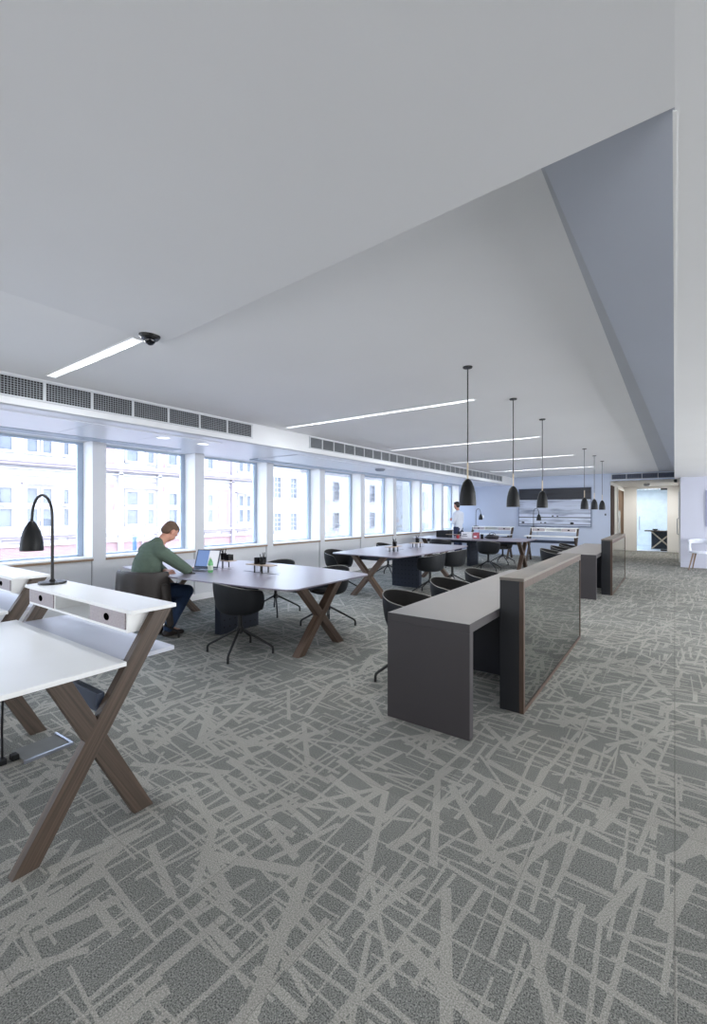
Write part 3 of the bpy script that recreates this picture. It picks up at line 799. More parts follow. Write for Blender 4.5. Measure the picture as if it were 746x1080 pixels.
obj('cup', lathe(B(), [(.032, 0), (.036, .005), (.038, .085), (.034, .085), (.032, .01), (0, .01)]), M_['red'], t, smooth=True)
bm = B(); tube(bm, [(.036, 0, .07), (.060, 0, .065), (.062, 0, .03), (.036, 0, .02)], .005, 8)
obj('handle', bm, M_['red'], t, smooth=True)
t = thing('gift_box', 'white box with dark printed bands on the farthest table', 'box', (-4.62, 11.80, ZT))
obj('carton', box(B(), -.15, .15, -.09, .09, 0, .17), M_['card'], t, bevel=.003)
obj('printed_band', box(box(box(B(), -.13, .03, -.0915, -.0905, .05, .065), -.10, .01, -.0915, -.0905, .10, .118), -.12, -.02, -.0915, -.0905, .08, .086), M_['keys'], t)
t = thing('red_box', 'faded red box standing beside the white box on the farthest table', 'box', (-4.37, 11.78, ZT))
obj('carton', box(B(), -.06, .06, -.08, .08, 0, .165), M_['redbox'], t, bevel=.003)
obj('paper_label', box(B(), -.04, .04, -.0815, -.0805, .03, .08), M_['card'], t)
t = thing('black_mug', 'black mug beside the handbag on the farthest table', 'mug', (-4.22, 11.80, ZT))
obj('cup', lathe(B(), [(.034, 0), (.038, .005), (.04, .12), (.036, .12), (.032, .01), (0, .01)]), M_['blackmat'], t, smooth=True)
t = thing('handbag', 'dark handbag slumped on the farthest table', 'bag', (-3.98, 11.90, ZT))
bm = B(); bmesh.ops.create_uvsphere(bm, u_segments=24, v_segments=14, radius=1)
for v in bm.verts:
    x, y, z = v.co; k = 1-.35*max(0, z); v.co = Vector((x*.20*k+.02*math.sin(7*z), y*.10*k, (max(z, -.75)+.75)*.072+.01*math.sin(9*x)*max(0, z)))
obj('bag_body', bm, mat('dark_leather', (40, 38, 44), .5, var=.2), t, smooth=True, sharp=0)
bm = B(); tube(bm, [(.09*math.cos(a), .02, .10+.07*math.sin(a)) for a in [PI*k/10 for k in range(11)]], .007, 8)
obj('bag_handle', bm, M_['blackmat'], t, smooth=True)

# ------------------------------------------------------------------ standing desks with hutch and crossed legs
def make_desk(label):
    """local frame: x = 0 at the right outer leg face, desk extends to -W; y = 0 at the front foot"""
    t = thing('standing_desk', label, 'desk', (0, 0, 0), 0, 'white writing desks with crossed walnut legs')
    W = 1.34
    for xr in (0, -W+.045):
        bm = B(); prism(bm, [(xr-.045, 0, 0), (xr-.045, .095, 0), (xr-.045, .695, .966), (xr-.045, .600, .966)], (.045, 0, 0))
        obj('long_leg', bm, M_['walA'], t, bevel=.002)
        bm = B(); prism(bm, [(xr-.0445, .495, 0), (xr-.0445, .59, 0), (xr-.0445, .215, .734), (xr-.0445, .12, .734)], (.044, 0, 0))
        obj('short_leg', bm, M_['walB'], t, bevel=.002)
    obj('crossbar', box(B(), -W+.045, -.045, .34, .375, .535, .62), mat('blue_grey_steel', (62, 72, 92), .4), t, bevel=.003)
    obj('desktop', box(B(), -W-.03, .028, -.045, .442, .735, .757), M_['desk_white'], t, bevel=.003)
    obj('rear_desktop', box(B(), -W+.046, -.046, .444, .735, .728, .750), M_['rear_shaded'], t, bevel=.002)
    # hutch
    obj('hutch_top', box(B(), -W+.02, .012, .470, .710, .967, .987), M_['desk_white'], t, bevel=.003)
    bm = B(); xl, xr = -W+.06, -.05
    box(bm, xl, xr, .485, .68, .868, .880); box(bm, xl, xr, .67, .68, .880, .967)
    for x in (xl, xl+.38, xr-.392, xr-.012): box(bm, x, x+.012, .485, .67, .880, .967)
    hb = obj('hutch_body', bm, M_['desk_white'], t)
    for x in (xl+.014, xr-.380+.002):
        d = obj('drawer', box(B(), x, x+.364, .478, .665, .883, .964), M_['drawer'], t, bevel=.002)
        bm = B(); mt = Matrix.Translation((x+.182, .4775, .924)) @ Matrix.Rotation(PI/2, 4, 'X') @ Matrix.Scale(1.55, 4, (1, 0, 0))
        bmesh.ops.create_circle(bm, cap_ends=True, segments=20, radius=.019, matrix=mt)
        obj('finger_hole', bm, M_['hole'], d)
    return t
dk = make_desk('white writing desk with crossed walnut legs in the left foreground')
dk.location = (-2.12, .64, 0)
dup(dk, (-3.87, .70, 0), 0, 'white writing desk cut by the left edge of the picture')
dup(dk, (-2.27, 13.78, 0), 0, 'white writing desk against the far wall under the painting')
dup(dk, (-4.19, 13.95, 0), 0, 'white writing desk by the far wall, left of the painting')

def make_desk_lamp(label):
    """gooseneck lamp: shade reaches out along -X"""
    t = thing('desk_lamp', label, 'lamp', (0, 0, 0), 0, 'black gooseneck desk lamps')
    obj('base', lathe(B(), [(.078, 0), (.082, .004), (.080, .014), (.02, .018), (.012, .03), (0, .03)]), M_['black'], t, smooth=True)
    pts = [(0, 0, .02), (0, 0, .42)] + [(-.075+.075*math.cos(a), 0, .42+.165*math.sin(a)) for a in [PI*k/12 for k in range(1, 12)]] + [(-.152, 0, .455)]
    pts = [(0, 0, .02), (0, 0, .25)] + [(-.075+.075*math.cos(a), 0, .44+.145*math.sin(a)) for a in [PI*k/14 for k in range(0, 15)]] + [(-.153, 0, .415)]
    obj('arm', tube(B(), pts, [.0095]*2+[.0085]*(len(pts)-2), 12), M_['black'], t, smooth=True)
    z = .215; bm = B()
    prof = [(.067, z), (.067, z+.012), (.065, z+.05), (.059, z+.09), (.049, z+.13), (.034, z+.165), (.018, z+.190), (.010, z+.198), (.009, z+.21)]
    lathe(bm, prof, 32, c=(-.153, 0, 0), capb=False)
    lathe(bm, [(.063, z), (.060, z+.06), (.042, z+.13), (.0, z+.185)], 32, c=(-.153, 0, 0), capb=False)
    s = obj('lamp_shade', bm, M_['blackmat'], t, smooth=True)
    bm = B(); lathe(bm, [(0, z+.03), (.024, z+.035), (.03, z+.06), (.02, z+.1), (0, z+.11)], 16, c=(-.153, 0, 0))
    obj('bulb', bm, mat('frosted_bulb', (220, 220, 214), .4), s, smooth=True)
    bm = B(); tube(bm, [(-.02, .06, .004), (-.075, .05, .002), (-.10, .03, -.02), (-.105, .02, -.10), (-.11, .02, -.24)], .0035, 6)
    obj('power_cord', bm, M_['black'], t, smooth=True)
    return t
lp = make_desk_lamp('black gooseneck lamp on the hutch of the foreground desk')
lp.location = (-3.345, 1.235, .987); lp.rotation_euler.z = R(28)
dup(lp, (-5.40, 14.52, .987), R(205), 'black gooseneck lamp on the far desk left of the painting')
dup(lp, (-3.52, 14.36, .987), R(205), 'black gooseneck lamp standing in front of the painting')

# floor power box and its cord
t = thing('floor_power_box', 'open steel floor power box under the foreground desk', 'power box', (-3.17, 1.10, 0), R(2))
obj('lid', box(B(), -.10, .10, -.11, .13, .002, .012), mat('carpet_lid', (120, 122, 122), .9), t, bevel=.002)
obj('rim', box(box(B(), -.115, .115, .13, .145, .001, .018), .10, .115, -.12, .13, .001, .018), M_['steel'], t)
for k in range(2): obj('plug', box(B(), -.02+.0*k, .03, -.15-.06*k, -.115-.06*k, .002, .035), M_['blackmat'], t, bevel=.004)
o = obj('power_cord', tube(B(), [(-3.16, .91, .03), (-3.16, .91, .08), (-3.13, .90, .20), (-3.05, .88, .38), (-2.94, .86, .56), (-2.86, .86, .70), (-2.86, .86, .7345)], .006, 8), M_['black'], smooth=True)
tag(o, 'black power cord rising from the floor box to the foreground desk', 'cord')

# ------------------------------------------------------------------ artwork
t = thing('painting', 'wide abstract painting, black band over grey and white streaks, on the blue wall', 'painting', (-3.195, YF-.03, 1.61))
obj('canvas', box(B(), -1.085, 1.085, -.02, .028, -.61, .61), M_['art'], t)
bm = B()
for a in ((-1.10, -1.085, -.625, .625), (1.085, 1.10, -.625, .625), (-1.085, 1.085, .61, .625), (-1.085, 1.085, -.625, -.61)): box(bm, a[0], a[1], -.028, .028, a[2], a[3])
obj('frame', bm, mat('grey_frame', (92, 104, 130), .5), t)
bm = B()
for (x, z, w) in ((-.02, -.28, .035), (.12, -.285, .03), (-.38, -.50, .03), (-.25, -.50, .035), (-.95, -.50, .05), (.55, -.51, .06)):
    mt = Matrix.Translation((x, -.0215, z)) @ Matrix.Rotation(PI/2, 4, 'X') @ Matrix.Scale(.6, 4, (0, 1, 0))
    bmesh.ops.create_circle(bm, cap_ends=True, segments=14, radius=w, matrix=mt)
obj('dark_brush_mark', bm, M_['counter_dark'], t)
t = thing('wall_picture', 'framed picture on the lilac wall at the right edge', 'picture', (1.05, 14.685, 1.55))
obj('frame', box(B(), -.40, .40, -.012, .014, -.47, .47), mat('lilac_frame', (150, 154, 180), .5), t)
obj('canvas', box(B(), -.37, .37, -.014, -.012, -.44, .44), mat('blue_grey_canvas', (134, 138, 166), .6), t)
t = thing('light_switch', 'small white light switch on the blue far wall', 'switch', (-5.55, YF-.001, 1.30))
obj('plate', box(B(), -.045, .045, -.01, 0, -.045, .045), M_['whitegloss'], t, bevel=.003)
obj('rocker', box(B(), -.02, .02, -.014, -.01, -.02, .02), M_['whitegloss'], t)
t = thing('wall_thermostat', 'small dark control at the right end of the blue wall', 'thermostat', (-1.72, YF-.001, 1.38))
obj('plate', box(B(), -.02, .02, -.012, 0, -.03, .03), M_['keys'], t, bevel=.003)

# ------------------------------------------------------------------ console beyond the glass door
t = thing('console_table', 'console with crossed wood legs and dark back beyond the glass door', 'table', (-.42, 21.2, 0))
obj('tabletop', box(B(), -.55, .40, -.3, .3, .70, .735), M_['frame_wood'], t)
obj('back_panel', box(B(), -.33, .36, .06, .12, .01, .70), M_['counter_dark'], t)
for s in (-1, 1):
    bm = B(); mt = Matrix.Translation((.015, -.02-.001*s, .35)) @ Matrix.Rotation(s*R(45), 4, 'Y')
    box(bm, -.49, .49, -.02, .02, -.025, .025, mt); obj('crossed_leg', bm, M_['traywood'], t)
t = thing('dish', 'small dark dish on the console beyond the glass door', 'dish', (-.62, 21.15, .736))
obj('bowl', lathe(B(), [(.04, 0), (.09, .03), (.10, .06), (.085, .055), (0, .02)]), M_['blackmat'], t, smooth=True)
t = thing('paper_tray', 'white paper tray on the console beyond the glass door', 'tray', (-.36, 21.15, .736))
obj('case', box(box(box(B(), -.11, .11, -.12, .12, 0, .01), -.11, -.10, -.12, .12, .01, .05), .10, .11, -.12, .12, .01, .05), M_['card'], t)

# ------------------------------------------------------------------ white armchair at the right
t = thing('white_armchair', 'white wraparound armchair on tapered wood legs by the lilac wall', 'chair', (.56, 14.22, 0), R(-12))
bm = B(); ring = [(.25*math.cos(a)*(1 if abs(math.cos(a)) < .9 else 1), .24*math.sin(a), 0) for a in [2*PI*k/28 for k in range(28)]]
prism(bm, [(x, y, .425) for x, y, z in ring], (0, 0, .045))
obj('seat', bm, M_['white_chair'], t, bevel=.012)
bm = B(); prev = None; K = 26
for k in range(K+1):   # open towards the front: arms at both ends dip forward
    a = R(-35)+R(250)*k/K; e = abs(k/K-.5)*2
    ci, si = math.cos(a), math.sin(a)
    zt = .775-.045*e**2; zb = .66-.02*e**2+.05*e**6; ri, ro = .255, .290
    if e > .86: zb = zt-.035
    q = [bm.verts.new((ci*r, si*r, z)) for r, z in ((ri, zb), (ro+.01, zb), (ro, zt), (ri-.005, zt))]
    if prev:
        for i in range(4): bm.faces.new((prev[i], prev[(i+1) % 4], q[(i+1) % 4], q[i]))
    else: bm.faces.new(q)
    prev = q
bm.faces.new(prev[::-1])
obj('backrest', bm, M_['white_chair'], t, smooth=True, bevel=.006)
for a in (200, 340):
    bm = B(); ci, si = math.cos(R(a)), math.sin(R(a))
    tube(bm, [(ci*.26, abs(si)*-.02+.02, .44), (ci*.285, .03, .56), (ci*.28, .05, .72)], [.045, .035, .03], 10)
    obj('arm_support', bm, M_['white_chair'], t, smooth=True)
for sx in (-1, 1):
    for sy in (-1, 1):
        obj('leg', tube(B(), [(sx*.15, sy*.14, .43), (sx*.235, sy*.22, 0)], [.022, .012], 10), M_['chairleg'], t, smooth=True)

# ------------------------------------------------------------------ people
def blob(name, prims, m, parent=None, voxel=.010, smooth=6, prebake=True):
    bm = B()
    def ell(c, r, mtx=None):
        s = Matrix.Diagonal((r[0], r[1], r[2], 1)); T = Matrix.Translation(c)
        bmesh.ops.create_icosphere(bm, subdivisions=2, radius=1, matrix=T @ (mtx or Matrix.Identity(4)) @ s)
    for p in prims:
        if p[0] == 'e':
            ell(Vector(p[1]), p[2], p[3] if len(p) > 3 else None)
        else:
            a, b, ra, rb = Vector(p[1]), Vector(p[2]), p[3], p[4]
            sc = p[5] if len(p) > 5 else (1, 1, 1)
            n = max(2, int((b-a).length/(min(ra, rb)*.35))+1)
            for k in range(n+1):
                q = k/n; r = ra+(rb-ra)*q
                ell(a.lerp(b, q), (r*sc[0], r*sc[1], r*sc[2]))
    me = bpy.data.meshes.new(name); bm.to_mesh(me); bm.free()
    tmp = bpy.data.objects.new('tmp_blob', me); C.objects.link(tmp)
    rm = tmp.modifiers.new('r', 'REMESH'); rm.mode = 'VOXEL'; rm.voxel_size = voxel
    sm = tmp.modifiers.new('s', 'SMOOTH'); sm.iterations = smooth; sm.factor = .5
    bpy.context.view_layer.update()
    dg = bpy.context.evaluated_depsgraph_get()
    me2 = bpy.data.meshes.new_from_object(tmp.evaluated_get(dg))
    bpy.data.objects.remove(tmp); bpy.data.meshes.remove(me)
    me2.name = name; me2.materials.clear()
    return link(name, me2, m, parent, smooth=True)

def head_prims(c, pitch, yaw=0.):
    """c: head centre; face looks along +Y before yaw, pitch > 0 looks down"""
    Rm = Matrix.Rotation(yaw, 4, 'Z') @ Matrix.Rotation(-pitch, 4, 'X')
    P = lambda x, y, z: Vector(c)+(Rm @ Vector((x, y, z)))
    pr = [('e', P(0, -.012, .025), (.076, .094, .088), Rm), ('e', P(0, .030, -.035), (.060, .062, .072), Rm), ('e', P(0, .055, -.085), (.030, .030, .024), Rm),
          ('e', P(0, .092, -.022), (.013, .020, .018), Rm), ('c', P(0, .085, .012), P(0, .098, -.020), .009, .012),
          ('e', P(0, .080, -.060), (.024, .012, .008), Rm), ('e', P(0, .076, .030), (.050, .018, .012), Rm)]
    for s in (-1, 1):
        pr += [('e', P(s*.076, -.005, -.012), (.010, .022, .034), Rm), ('e', P(s*.030, .068, -.028), (.022, .020, .022), Rm)]
    hair = [('e', P(0, -.028, .040), (.081, .092, .085), Rm), ('e', P(0, -.055, -.020), (.072, .058, .062), Rm), ('e', P(0, .010, .075), (.062, .07, .050), Rm)]
    return pr, hair, P, Rm

def hand_prims(w, d, up, side, L=.185, curl=.5, thumb=1):
    """w wrist, d pointing direction, up = back of the hand, side = towards the little finger"""
    w, d, up, side = Vector(w), Vector(d).normalized(), Vector(up).normalized(), Vector(side).normalized()
    pr = []
    for i, s in enumerate((-.030, -.010, .010, .030)):
        pr.append(('c', w+side*s*.6, w+d*.085+side*s, .014, .011))
        ln = (.068, .078, .072, .056)[i]
        k = w+d*.088+side*s*1.08; a = k+(d-up*curl*.5).normalized()*ln*.45
        b = a+(d-up*curl*1.2).normalized()*ln*.32; c = b+(d-up*curl*2).normalized()*ln*.26
        pr += [('c', k, a, .0095, .0088), ('c', a, b, .0088, .008), ('c', b, c, .008, .007)]
    t0 = w+d*.022-side*.030*thumb; t1 = t0+(d*.6-side*.7*thumb-up*.25).normalized()*.040; t2 = t1+(d*.9-side*.25*thumb-up*.3).normalized()*.032
    pr += [('c', t0, t1, .013, .0105), ('c', t1, t2, .0105, .008)]
    return pr

# seated man in the green jumper (local frame: x right, y forward)
man = thing('person', 'man in a green jumper and jeans bent over the laptop on a chair', 'person', (-4.92, 2.76, 0))
hp, hair, HP, HR = head_prims((0.01, .300, 1.222), R(52), R(4))
SR, SL = Vector((.195, .105, .985)), Vector((-.195, .105, .985))
ER, EL = Vector((.285, .345, .785)), Vector((-.265, .30, .80))
WR, WL = Vector((.11, .485, .775)), Vector((.03, .225, .765))
legs = {}
for s in (-1, 1):
    legs[s] = (Vector((s*.095, .02, .555)), Vector((s*.125, .455, .505)), Vector((s*.105, .215, .095)))
body = hp + [('c', (0, .13, 1.04), (0.005, .235, 1.165), .058, .056), ('c', (0, -.01, .60), (0, .05, .92), .12, .125, (1.15, .8, 1)), ('c', (-.15, .09, .98), (.15, .09, .98), .07, .07)]
for S, E_, W_ in ((SR, ER, WR), (SL, EL, WL)):
    body += [('c', S, E_, .052, .042), ('c', E_, W_, .042, .026)]
for s in (-1, 1):
    h_, k_, a_ = legs[s]
    body += [('c', h_, k_, .075, .052), ('c', k_, a_, .052, .036), ('c', a_, a_+Vector((0, .14, -.05)), .035, .026)]
body += hand_prims(WR, (-.62, .60, -.03), (0, 0, 1), (.70, .70, 0), curl=.35, thumb=1)
body += hand_prims(WL, (.96, .06, -.12), (0, -.35, .95), (0, -.9, -.3), curl=.45, thumb=1)
blob('body', body, M_['skin'], man, .0065, 3)
blob('hair', hair, M_['hair'], man, .007, 3)
sw = [('c', (0, -.015, .60), (0, -.015, .70), .158, .165, (1.18, .88, .9)), ('c', (0, -.015, .70), (0, .02, .86), .165, .165, (1.2, .88, 1)), ('c', (0, .02, .86), (0, .075, .985), .165, .14, (1.25, .85, 1)),
      ('c', (-.155, .085, 1.0), (.155, .085, 1.0), .085, .085), ('c', (0, .09, 1.05), (0, .145, 1.095), .088, .074), ('c', (-.10, .09, 1.02), (.10, .09, 1.02), .095, .095)]
for S, E_, W_ in ((SR, ER, WR), (SL, EL, WL)):
    m_ = S.lerp(E_, .5)
    sw += [('c', S, m_, .080, .072), ('c', m_, E_, .072, .062), ('c', E_, E_.lerp(W_, .88), .060, .040)]
blob('jumper', sw, M_['sweater'], man, .009, 4)
jn = [('c', (-.09, .0, .555), (.09, .0, .555), .125, .125, (1, 1.05, .82))]
for s in (-1, 1):
    h_, k_, a_ = legs[s]
    jn += [('c', h_, k_, .098, .078), ('c', k_, k_.lerp(a_, .5), .076, .066), ('c', k_.lerp(a_, .5), a_+Vector((0, 0, .005)), .066, .058)]
blob('jeans', jn, M_['jeans'], man, .009, 4)
for s in (-1, 1):
    a_ = legs[s][2]
    blob('shoe', [('c', a_+Vector((0, -.03, -.045)), a_+Vector((0, .05, -.052)), .046, .043, (.95, 1, 1)), ('c', a_+Vector((0, .05, -.052)), a_+Vector((s*.012, .165, -.063)), .043, .034, (1.1, 1, .85)), ('c', a_, a_+Vector((0, .02, -.03)), .045, .045)], M_['shoe'], man, .008, 3)
for s in (-1, 1):
    e = HP(s*.030, .088, -.006); bm = B(); bmesh.ops.create_uvsphere(bm, u_segments=10, v_segments=8, radius=.009)
    obj('eye', bm, mat('eye_dark', (40, 34, 32), .2), man, e, smooth=True)

# jacket over the chair back
bm = B(); NA, NZ = 44, 16; grid = []
for i in range(NA+1):
    ph = R(-38)+R(150)*i/NA
    f = i/NA
    zt = .795-.02*max(0, f-.4)*2; zb = .44-.05*math.sin(f*5)-.20*max(0, (f-.45)/.55)**1.2
    row = []
    for j in range(NZ+1):
        q = j/NZ; z = zt+(zb-zt)*q
        r = .300+.012*q+.016*math.sin(f*26+q*1.5)*q + .010*math.sin(f*9+2)
        if f > .6: r += .02*q
        if j == 0: r = .268
        if j == 1: z = zt+.012
        row.append(bm.verts.new((math.sin(ph)*r, -math.cos(ph)*r*.97, z)))
    grid.append(row)
for i in range(NA):
    for j in range(NZ): bm.faces.new((grid[i][j], grid[i+1][j], grid[i+1][j+1], grid[i][j+1]))
jk = thing('jacket', 'dark brown jacket draped over the back of the seated man\'s chair', 'jacket', (-4.93, 2.78, 0))
jb = obj('jacket_body', bm, M_['jacket'], jk, smooth=True, sharp=0)
sd = jb.modifiers.new('s', 'SOLIDIFY'); sd.thickness = .012; sd.offset = 1
ss = jb.modifiers.new('ss', 'SUBSURF'); ss.levels = 1; ss.render_levels = 1
blob('sleeve', [('c', (.315, .03, .62), (.335, .05, .42), .045, .042, (.7, 1.2, 1)), ('c', (.335, .05, .42), (.33, .09, .20), .042, .036, (.7, 1.2, 1))], M_['jacket'], jk, .009, 3)

# standing man far away by the last window
st = thing('person', 'man in white shirt and navy trousers standing by the far windows', 'person', (-5.52, 13.30, 0), R(78))
hp, hair, HP, HR = head_prims((0, .06, 1.665), R(14))
body = hp + [('c', (0, .0, 1.45), (0, .035, 1.60), .055, .052), ('c', (0, 0, 1.0), (0, 0, 1.36), .11, .12, (1.2, .8, 1)), ('c', (-.15, 0, 1.41), (.15, 0, 1.41), .06, .06)]
SR, SL = Vector((.185, -.01, 1.40)), Vector((-.185, -.01, 1.40))
ER, EL = Vector((.235, .02, 1.13)), Vector((-.235, .02, 1.13))
WR, WL = Vector((.06, .24, 1.20)), Vector((-.06, .22, 1.14))
for S, E_, W_ in ((SR, ER, WR), (SL, EL, WL)): body += [('c', S, E_, .048, .040), ('c', E_, W_, .040, .025)]
body += hand_prims(WR, (-.8, .3, .25), (.2, .9, .2), (0, .2, -1), curl=.5) + hand_prims(WL, (.8, .3, .1), (-.2, .9, .2), (0, .2, -1), curl=.5)
for s in (-1, 1): body += [('c', (s*.09, 0, .93), (s*.10, .01, .50), .08, .055), ('c', (s*.10, .01, .50), (s*.10, -.01, .09), .055, .036), ('c', (s*.10, -.01, .08), (s*.11, .12, .045), .035, .028)]
blob('body', body, M_['skin'], st, .008, 3)
blob('hair', hair, M_['hair_dark'], st, .009, 2)
sh = [('c', (0, -.005, .97), (0, .005, 1.15), .135, .135, (1.22, .92, 1)), ('c', (0, .005, 1.15), (0, 0, 1.36), .135, .14, (1.25, .85, 1)), ('c', (-.15, -.005, 1.41), (.15, -.005, 1.41), .075, .075), ('c', (0, 0, 1.44), (0, .01, 1.48), .075, .062)]
for S, E_, W_ in ((SR, ER, WR), (SL, EL, WL)): sh += [('c', S, E_, .068, .056), ('c', E_, E_.lerp(W_, .85), .054, .038)]
blob('shirt', sh, M_['shirt'], st, .010, 4)
tr = [('c', (-.07, 0, .95), (.07, 0, .95), .115, .115, (1, 1, .8))]
for s in (-1, 1): tr += [('c', (s*.09, 0, .90), (s*.10, .01, .50), .098, .075), ('c', (s*.10, .01, .50), (s*.10, -.01, .08), .074, .062)]
blob('trousers', tr, M_['navy'], st, .010, 4)
for s in (-1, 1): blob('shoe', [('c', (s*.10, -.04, .042), (s*.105, .05, .042), .042, .042), ('c', (s*.105, .05, .040), (s*.115, .16, .034), .042, .033)], M_['shoe'], st, .009, 2)

# ------------------------------------------------------------------ street outside
FX = -24.
struct('ground', box(B(), -60, -6.95, -30, 90, -8.1, -8.0), M_['road'])
M_['pane_far'] = mat('glare_paled_glass', (140, 142, 148), .7)  # far panes lightened, the daylight glare is put into their colour
def win(bd, y0, y1, z0, z1, mull=True, bars=0, pm='pane_ext'):
    bm = B(); fw = .07
    box(bm, .0, .10, y0-fw, y0, z0-fw, z1+fw); box(bm, 0, .10, y1, y1+fw, z0-fw, z1+fw)
    box(bm, 0, .10, y0, y1, z1, z1+fw); box(bm, 0, .16, y0-fw*1.5, y1+fw*1.5, z0-fw*1.6, z0)
    for k in range(1, bars+1): 
        zz = z0+(z1-z0)*k/(bars+1); box(bm, -.02, .03, y0, y1, zz-.02, zz+.02)
    if bars: box(bm, -.02, .03, (y0+y1)/2-.02, (y0+y1)/2+.02, z0, z1)
    w = obj('window', bm, M_['stone'], bd)
    obj('pane', box(B(), .005, .02, y0, y1, z0, z1), M_[pm], w)
    return w
bd = thing('street_building', 'ornate pale stone and brick building across the street, left windows', 'building', (FX, 0, 0))
obj('facade_wall', box(B(), -8, 0, -12, 22.0, -8, 12), M_['stone'], bd)
cols = [(2.6, 3.1), (4.2, 4.8), (5.3, 5.9), (6.75, 7.25), (7.82, 8.22), (8.44, 8.80), (9.32, 9.54), (12.37, 13.0), (13.55, 13.9), (14.81, 15.36), (17.5, 17.9), (19.98, 20.36), (20.66, 20.98)]
for a, b_ in cols:
    win(bd, a, b_, .80, 1.60); win(bd, a, b_, 1.86, 2.55); win(bd, a, b_, 4.22, 5.5); win(bd, a, b_, 7.0, 8.4)
for (a, b_) in ((10.0, 10.3), (11.30, 11.75), (14.22, 14.62), (18.35, 19.15), (15.75, 16.9)):
    for (z0, z1) in ((.62, 2.95), (4.0, 6.0)):
        obj('brick_panel', box(B(), -.05, .03, a, b_, z0, z1), M_['brick'], bd)
obj('brick_panel', box(B(), -.05, .02, -12, 22.0, -1.2, -.12), M_['brick'], bd)
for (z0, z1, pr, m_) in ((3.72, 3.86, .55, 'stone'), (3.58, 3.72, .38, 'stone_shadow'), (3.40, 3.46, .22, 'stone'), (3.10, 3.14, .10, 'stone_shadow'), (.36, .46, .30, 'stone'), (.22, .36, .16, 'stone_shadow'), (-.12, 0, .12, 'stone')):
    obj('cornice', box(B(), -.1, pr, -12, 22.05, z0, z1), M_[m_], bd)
for (a, b_) in ((12.0, 14.1), (7.6, 9.0), (19.7, 21.2)):
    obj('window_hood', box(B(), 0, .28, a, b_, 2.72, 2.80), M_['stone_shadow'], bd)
for y in (19.30, 14.10, 11.9):
    obj('pilaster', box(B(), 0, .22, y, y+.22, -8, 12), M_['stone_shadow'] if y > 19 else M_['stone'], bd)  # the darker strip stands in for a shaded gap in the facade
for k in range(14):
    obj('carved_panel', box(B(), 0, .05, 3.0+k*1.3, 3.9+k*1.3, .04, .18), M_['stone_shadow'], bd)
obj('drain_pipe', tube(B(), [(.12, 13.22, -8), (.12, 13.22, 2.1), (.02, 13.4, 2.2)], .05, 8), M_['stone_shadow'], bd)
be = thing('street_building', 'plain white rendered building with sash windows across the street', 'building', (FX-.6, 0, 0))
obj('facade_wall', box(B(), -8, 0, 22.3, 41, -8, 7.2), M_['stone2'], be)
for y in (24.2, 25.95, 31.5, 34.6, 37.4, 39.4):
    for (z0, z1) in ((-2.4, -1.1), (.03, 1.35), (2.55, 4.1)): win(be, y-.32, y+.34, z0, z1, bars=3)
obj('cornice', box(B(), 0, .35, 22.3, 41, 5.05, 5.3), M_['stone'], be)
obj('string_course', box(B(), 0, .10, 22.3, 41, 4.72, 4.80), M_['stone_shadow'], be)
obj('drain_pipe', tube(B(), [(.12, 28.9, -8), (.12, 28.9, 5)], .07, 8), mat('grey_pipe', (150, 156, 172), .6), be)
bf = thing('street_building', 'farther pale building seen through the last windows', 'building', (FX+1.2, 0, 0))
obj('facade_wall', box(B(), -8, 0, 43, 88, -8, 10), M_['stone2'], bf)
for y in [45.5+3.6*k for k in range(11)]:
    for (z0, z1) in ((-1.6, .2), (1.8, 3.6), (5.0, 6.8)): win(bf, y-.5, y+.5, z0, z1, bars=3, pm='pane_far')
t = thing('street_pole', 'blue pole with a thin slanted arm outside the second window', 'pole', (-8.99, 4.81, -8))
obj('post', tube(B(), [(0, 0, 0), (0, 0, 8.95)], .042, 12), M_['bluepole'], t, smooth=True)
obj('arm', tube(B(), [(0, .02, 8.93), (-.02, .27, 9.03), (-.04, .62, 9.16)], [.035, .03, .022], 8), mat('pale_blue_arm', (110, 140, 190), .5), t, smooth=True)

# ------------------------------------------------------------------ light
w = bpy.data.worlds.new('sky'); bpy.context.scene.world = w; w.use_nodes = True
nt = w.node_tree; bg = nt.nodes['Background']
tc = nt.nodes.new('ShaderNodeTexCoord'); sp = nt.nodes.new('ShaderNodeSeparateXYZ'); r = nt.nodes.new('ShaderNodeValToRGB')
nt.links.new(tc.outputs['Generated'], sp.inputs[0]); nt.links.new(sp.outputs[2], r.inputs['Fac'])
r.color_ramp.elements[0].color = (.80, .89, 1, 1); r.color_ramp.elements[1].color = (.60, .76, 1, 1)
nt.links.new(r.outputs['Color'], bg.inputs['Color'])
bg.inputs['Strength'].default_value = 8.5

def area(name, loc, rot, sx, sy, power, col):
    l = bpy.data.lights.new(name, 'AREA'); l.shape = 'RECTANGLE'; l.size = sx; l.size_y = sy; l.energy = power; l.color = col
    o = bpy.data.objects.new(name, l); C.objects.link(o); o.location = loc; o.rotation_euler = rot
    return o
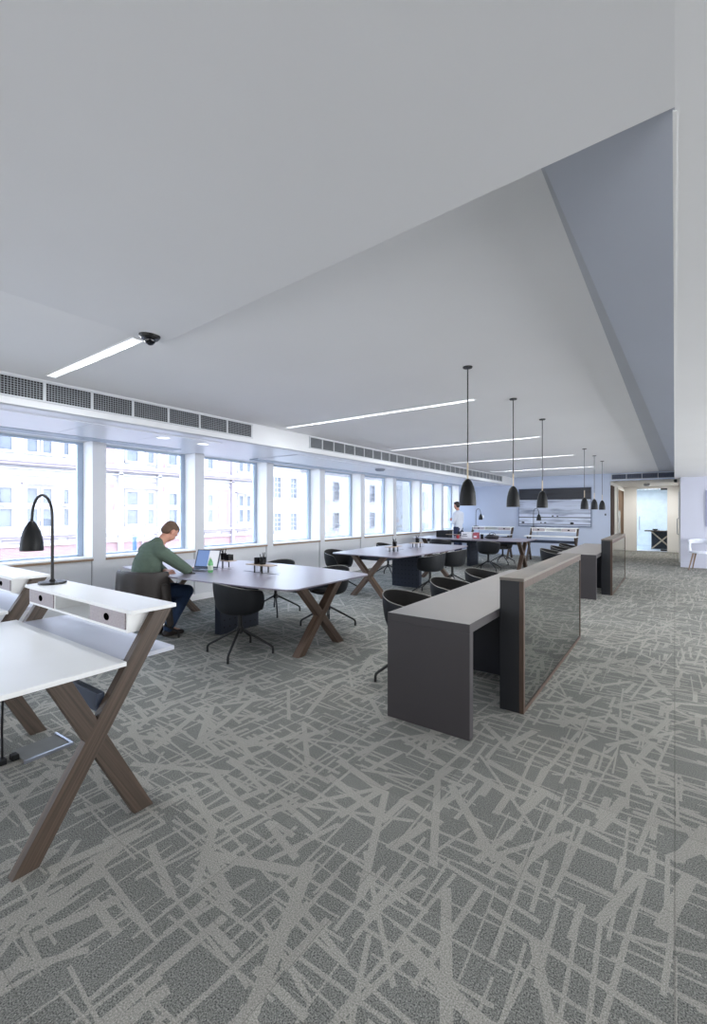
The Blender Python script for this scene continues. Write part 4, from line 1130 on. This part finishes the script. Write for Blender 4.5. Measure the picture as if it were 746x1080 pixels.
# daylight entering at each window (portals guide the sky sampling)
for i in range(len(PY)-1):
    a, b_ = PY[i]+.085, PY[i+1]-.085
    if b_-a < .5: continue
    o = area('window_portal', (-6.80, (a+b_)/2, 1.6), (0, R(-90), 0), 1.5, b_-a, 1, (1, 1, 1))
    o.data.cycles.is_portal = True
for y, xa, xb in ((1.60, -4.36, -2.95), (4.49, -4.36, -1.69), (7.3, -4.36, -1.7), (10.05, -4.36, -1.68), (12.9, -4.36, -1.66)):
    area('linear_light_lamp', ((xa+xb)/2+.15, y, ZC-.005), (0, 0, 0), xb-xa-.5, .066, 20*(xb-xa)/2.67, (.95, .98, 1))
# rear and side lights are unseen fill, added to brighten ceiling and floor
area('rear_fill_light', (-1.0, YB+.1, 1.3), (R(90), 0, 0), 8, 2.2, 80, (1, .985, .96))
area('side_fill_light', (4.9, 8.0, 1.3), (0, R(90), 0), 2.2, 12, 430, (.97, .985, 1))
area('room_beyond_light', (-1.2, 21.8, 2.38), (0, 0, 0), 1.6, 1.6, 24, (1, .99, .97))
area('corridor_light', (-.7, 18.6, 2.38), (0, 0, 0), .8, 1.2, 24, (1, .985, .96))
for y in (3.46, 4.71, 5.96, 9.2, 10.45, 11.68):
    l = bpy.data.lights.new('pendant_bulb', 'SPOT'); l.energy = 9; l.color = (1, .9, .78); l.spot_size = R(110); l.spot_blend = .6; l.shadow_soft_size = .03
    o = bpy.data.objects.new('pendant_bulb', l); C.objects.link(o); o.location = (-1.355, y, 1.525)

# ------------------------------------------------------------------ camera
cam = bpy.data.cameras.new('camera'); co = bpy.data.objects.new('camera', cam); C.objects.link(co)
cam.sensor_fit = 'HORIZONTAL'; cam.sensor_width = 36; cam.lens = 36*471/746; cam.clip_start = .05; cam.clip_end = 300
co.location = (0, 0, 1.46); co.rotation_euler = (R(90), 0, math.atan2(.584, .8117))
bpy.context.scene.camera = co
s = bpy.context.scene
s.view_settings.view_transform = 'Standard'; s.view_settings.look = 'None'; s.view_settings.exposure = .55; s.view_settings.gamma = 1
